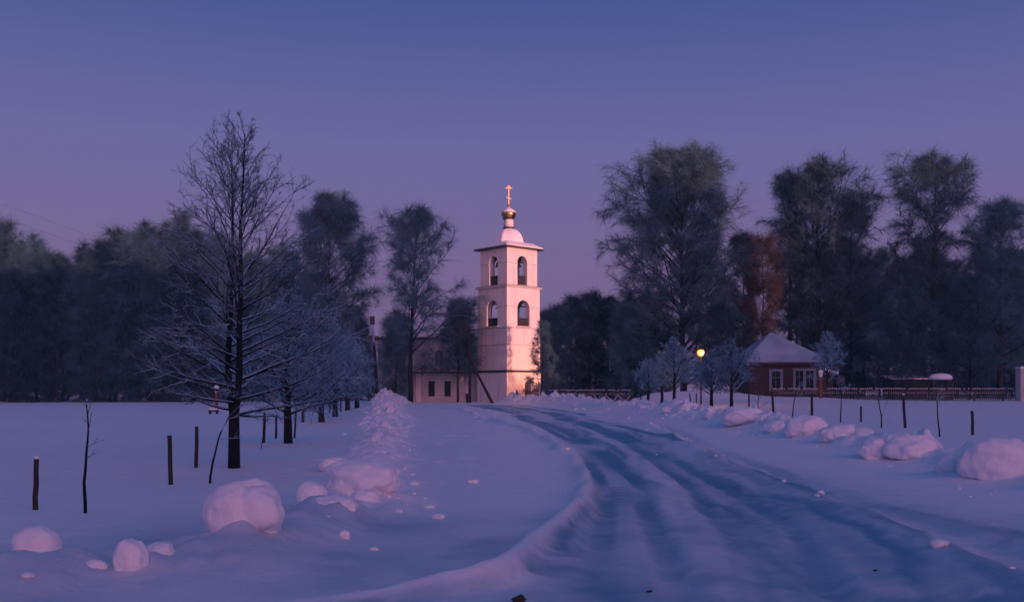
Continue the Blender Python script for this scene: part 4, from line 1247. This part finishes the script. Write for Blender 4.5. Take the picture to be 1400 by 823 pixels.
# ------------------------------------------------------------------ lamps
def lantern_post(px, base, top, Y, label):
    a = pt(px, base, Y); zg = gz(a.x, Y)
    root = empty('lantern_post', (a.x, Y, zg)); tag(root, label, 'lantern post', 'unlit wooden lantern posts')
    h = pt(px, top, Y).z-zg; s = Y/100
    m = MB(); m.box(-.13*s,.13*s,-.13*s,.13*s,-.4,h-.75*s); m.build('post', ORANGEW, root, bevel=.012)
    m = MB(); m.lathe([(.16*s,h-.75*s+.002),(.22*s,h-.35*s),(.24*s,h-.3*s)], 6); m.build('lantern_glass', FROSTG, root)
    m = MB(); m.lathe([(.27*s,h-.298*s),(.2*s,h-.12*s),(.02,h)], 6); m.build('lantern_roof', SNOW, root)
    return root
lantern_post(1122, 548, 505, 86.5, 'orange brown wooden lantern post with white head beside the house')
lantern_post(296, 560, 526, 92, 'orange brown lantern post with frosted head far off behind the tall tree')
a = pt(292, 568, 70); zg = gz(a.x, 70)
bn = empty('bench', (a.x, 70, zg)); tag(bn, 'small dark bench buried in snow beside the far left lantern post', 'bench')
m = MB(); m.box(-.32,.32,-.18,.18,.18,.27); m.build('seat', POSTW, bn)
for sx in (-.24,.24):
    m = MB(); m.box(sx-.05,sx+.05,-.14,.14,-.2,.178); m.build('leg', POSTW, bn)
m = MB(); m.box(-.3,.3,-.17,.17,.272,.42); m.build('snow_pad', SNOW, bn, bevel=.06)

Yl = 74.0
a = pt(958, 550, Yl); zg = gz(a.x, Yl)
sl = empty('street_lamp', (a.x, Yl, zg)); tag(sl, 'lit street lamp glowing orange between the rimed trees', 'street lamp')
h = pt(957, 482, Yl).z-zg
m = MB(); m.tube([(0.05,.12,-.4),(.05,.12,h*.5),(.05,.12,h+.1),(.03,.05,h+.32),(0,-.02,h+.34)], [.07,.06,.045,.035,.03], 8); m.build('pole', DARKM, sl, True)
m = MB(); m.lathe([(.3,h+.20),(.24,h+.26),(.08,h+.33),(.03,h+.36)], 16); m.build('lamp_shade', DARKM, sl, True)
m = MB()
prof = [(max(.004, 0.27*math.sin(math.pi*i/12)), h-.27*math.cos(math.pi*i/12)) for i in range(13)]
m.lathe(prof, 20); m.build('lamp_globe', LAMPGLOW, sl, True)
ld = bpy.data.lights.new('street_lamp_light', 'POINT'); ld.energy = 190; ld.color = (1,.27,.03); ld.shadow_soft_size = .12
lo = bpy.data.objects.new('street_lamp_light', ld); COL.objects.link(lo); lo.parent = sl; lo.location = (0, -.45, h-.1)

a = pt(777, 546, 99.5); zg = gz(a.x, 99.5)
fl = empty('floodlight', (a.x, 99.5, zg)); tag(fl, 'small floodlight behind the picket fence washing the foot of the bell tower orange', 'floodlight')
m = MB(); m.box(-.05,.05,-.05,.05,-.3,.45); m.build('stand', DARKM, fl)
aim = Vector((TX+1.0, TY-1.6, 3.2))-Vector((a.x, 99.5, zg+.6))
q = aim.to_track_quat('-Z', 'Y').to_matrix().to_4x4()
m = MB(); m.box(-.2,.2,-.14,.14,0,.16); m.build('housing', DARKM, fl, bevel=.02, xf=Matrix.Translation((0,0,.6)) @ q)
m = MB(); m.box(-.17,.17,-.11,.11,-.012,-.002); m.build('lens', FLOODGLOW, fl, xf=Matrix.Translation((0,0,.6)) @ q)
ld = bpy.data.lights.new('floodlight_beam', 'SPOT'); ld.energy = 1000; ld.color = (1,.28,.07); ld.spot_size = RAD(95); ld.spot_blend = .9; ld.shadow_soft_size = .12
lo = bpy.data.objects.new('floodlight_beam', ld); COL.objects.link(lo); lo.parent = fl
lo.location = Vector((0,0,.6))+aim.normalized()*.06; lo.rotation_euler = aim.to_track_quat('-Z', 'Y').to_euler()

# debris on the road
def debris(px, py, w, h, label, seed):
    x, y, z = spot(px, py); k = y/F
    bm = bmesh.new(); bmesh.ops.create_icosphere(bm, subdivisions=3, radius=1)
    for v in bm.verts:
        c = v.co.copy(); n = float(fbm(np.array([c.x*2+seed]), np.array([c.y*2]), np.array([c.z*2]), octv=3)[0])
        c *= 1+.5*n; q_ = 1-.75*max(c.z, 0); v.co = (c.x*w*k/2*q_+c.z*w*k*.15, c.y*w*k*.3*q_, c.z*h*k/2)
    me = bpy.data.meshes.new('bark_chip'); bm.to_mesh(me); bm.free()
    o = link_mesh('bark_chip', me, STUMP, None, True); o.location = (x, y, z+h*k*.3); tag(o, label, 'debris', 'dark scraps on the road')
debris(710, 826, 20, 13, 'dark scrap of bark at the bottom edge of the road', 1)
debris(1197, 777, 7, 3, 'tiny dark scrap on the right hand side of the road', 2)
debris(888, 808, 9, 3, 'small dark scrap in the left wheel rut near the bottom', 3)

# ------------------------------------------------------------------ frosty air
m = MB(); m.box(-250, 250, -225, 250, -2.5, 38)
hz_ = bpy.data.materials.new('frosty_air'); hz_.use_nodes = True
nt = hz_.node_tree
for n_ in list(nt.nodes): nt.nodes.remove(n_)
out = N(nt, 'ShaderNodeOutputMaterial'); pv = N(nt, 'ShaderNodeVolumePrincipled')
pv.inputs['Color'].default_value = (.42,.90,1.0,1); pv.inputs['Density'].default_value = .0006; pv.inputs['Anisotropy'].default_value = .1
nt.links.new(pv.outputs[0], out.inputs['Volume'])
o = m.build('haze', hz_); tag(o, kind='stuff')

# ------------------------------------------------------------------ sky and sun
w = bpy.data.worlds.new('World'); SC.world = w; w.use_nodes = True
nt = w.node_tree; bg = nt.nodes['Background']
tc = N(nt, 'ShaderNodeTexCoord'); sx = N(nt, 'ShaderNodeSeparateXYZ'); nt.links.new(tc.outputs['Generated'], sx.inputs[0])
rp_ = ramp(nt, sx.outputs['Z'], [(0.0,(.160,.102,.236)),(.12,(.158,.108,.256)),(.235,(.122,.112,.298)),(.37,(.046,.072,.25)),(.6,(.018,.074,.24)),(1.0,(.006,.072,.232))])
# afterglow low in the sky around the set sun
dp = N(nt, 'ShaderNodeVectorMath', operation='DOT_PRODUCT'); nt.links.new(tc.outputs['Generated'], dp.inputs[0]); dp.inputs[1].default_value = (.40, -.91, .05)
gl = ramp(nt, dp.outputs['Value'], [(0.45,(0,0,0)),(.72,(.08,.024,.035)),(.90,(1.30,.46,.64)),(1.0,(3.6,1.32,1.45))])
ad = N(nt, 'ShaderNodeMix', data_type='RGBA', blend_type='ADD'); ad.inputs['Factor'].default_value = 1
nt.links.new(rp_.outputs['Color'], ad.inputs['A']); nt.links.new(gl.outputs['Color'], ad.inputs['B'])
sky = N(nt, 'ShaderNodeTexSky'); sky.sky_type = 'NISHITA'; sky.sun_disc = False
sky.sun_elevation = EL; sky.sun_rotation = math.pi-TH
sc_ = N(nt, 'ShaderNodeMix', data_type='RGBA', blend_type='ADD'); sc_.inputs['Factor'].default_value = .012
nt.links.new(ad.outputs['Result'], sc_.inputs['A']); nt.links.new(sky.outputs['Color'], sc_.inputs['B'])
nt.links.new(sc_.outputs['Result'], bg.inputs['Color']); bg.inputs['Strength'].default_value = 1.0

sl_ = bpy.data.lights.new('Sun', 'SUN'); sl_.energy = 4.5; sl_.angle = RAD(.35); sl_.color = (1, .40, .30)
so = bpy.data.objects.new('Sun', sl_); COL.objects.link(so); so.rotation_euler = SD.to_track_quat('Z', 'Y').to_euler(); so.location = (60, -60, 60)

# ------------------------------------------------------------------ camera and output
cam = bpy.data.cameras.new('Camera'); co = bpy.data.objects.new('Camera', cam); COL.objects.link(co)
co.location = (0, 0, CAMZ); co.rotation_euler = (RAD(90), 0, 0)
cam.sensor_width = 36; cam.lens = 36*F/1400; cam.shift_y = (HY-823/2)/1400
cam.clip_end = 6000; cam.clip_start = .1
SC.camera = co
vs = SC.view_settings; vs.view_transform = 'Standard'; vs.look = 'None'; vs.exposure = .2; vs.gamma = 1
SC.cycles.max_bounces = 5; SC.cycles.diffuse_bounces = 3; SC.cycles.transparent_max_bounces = 4
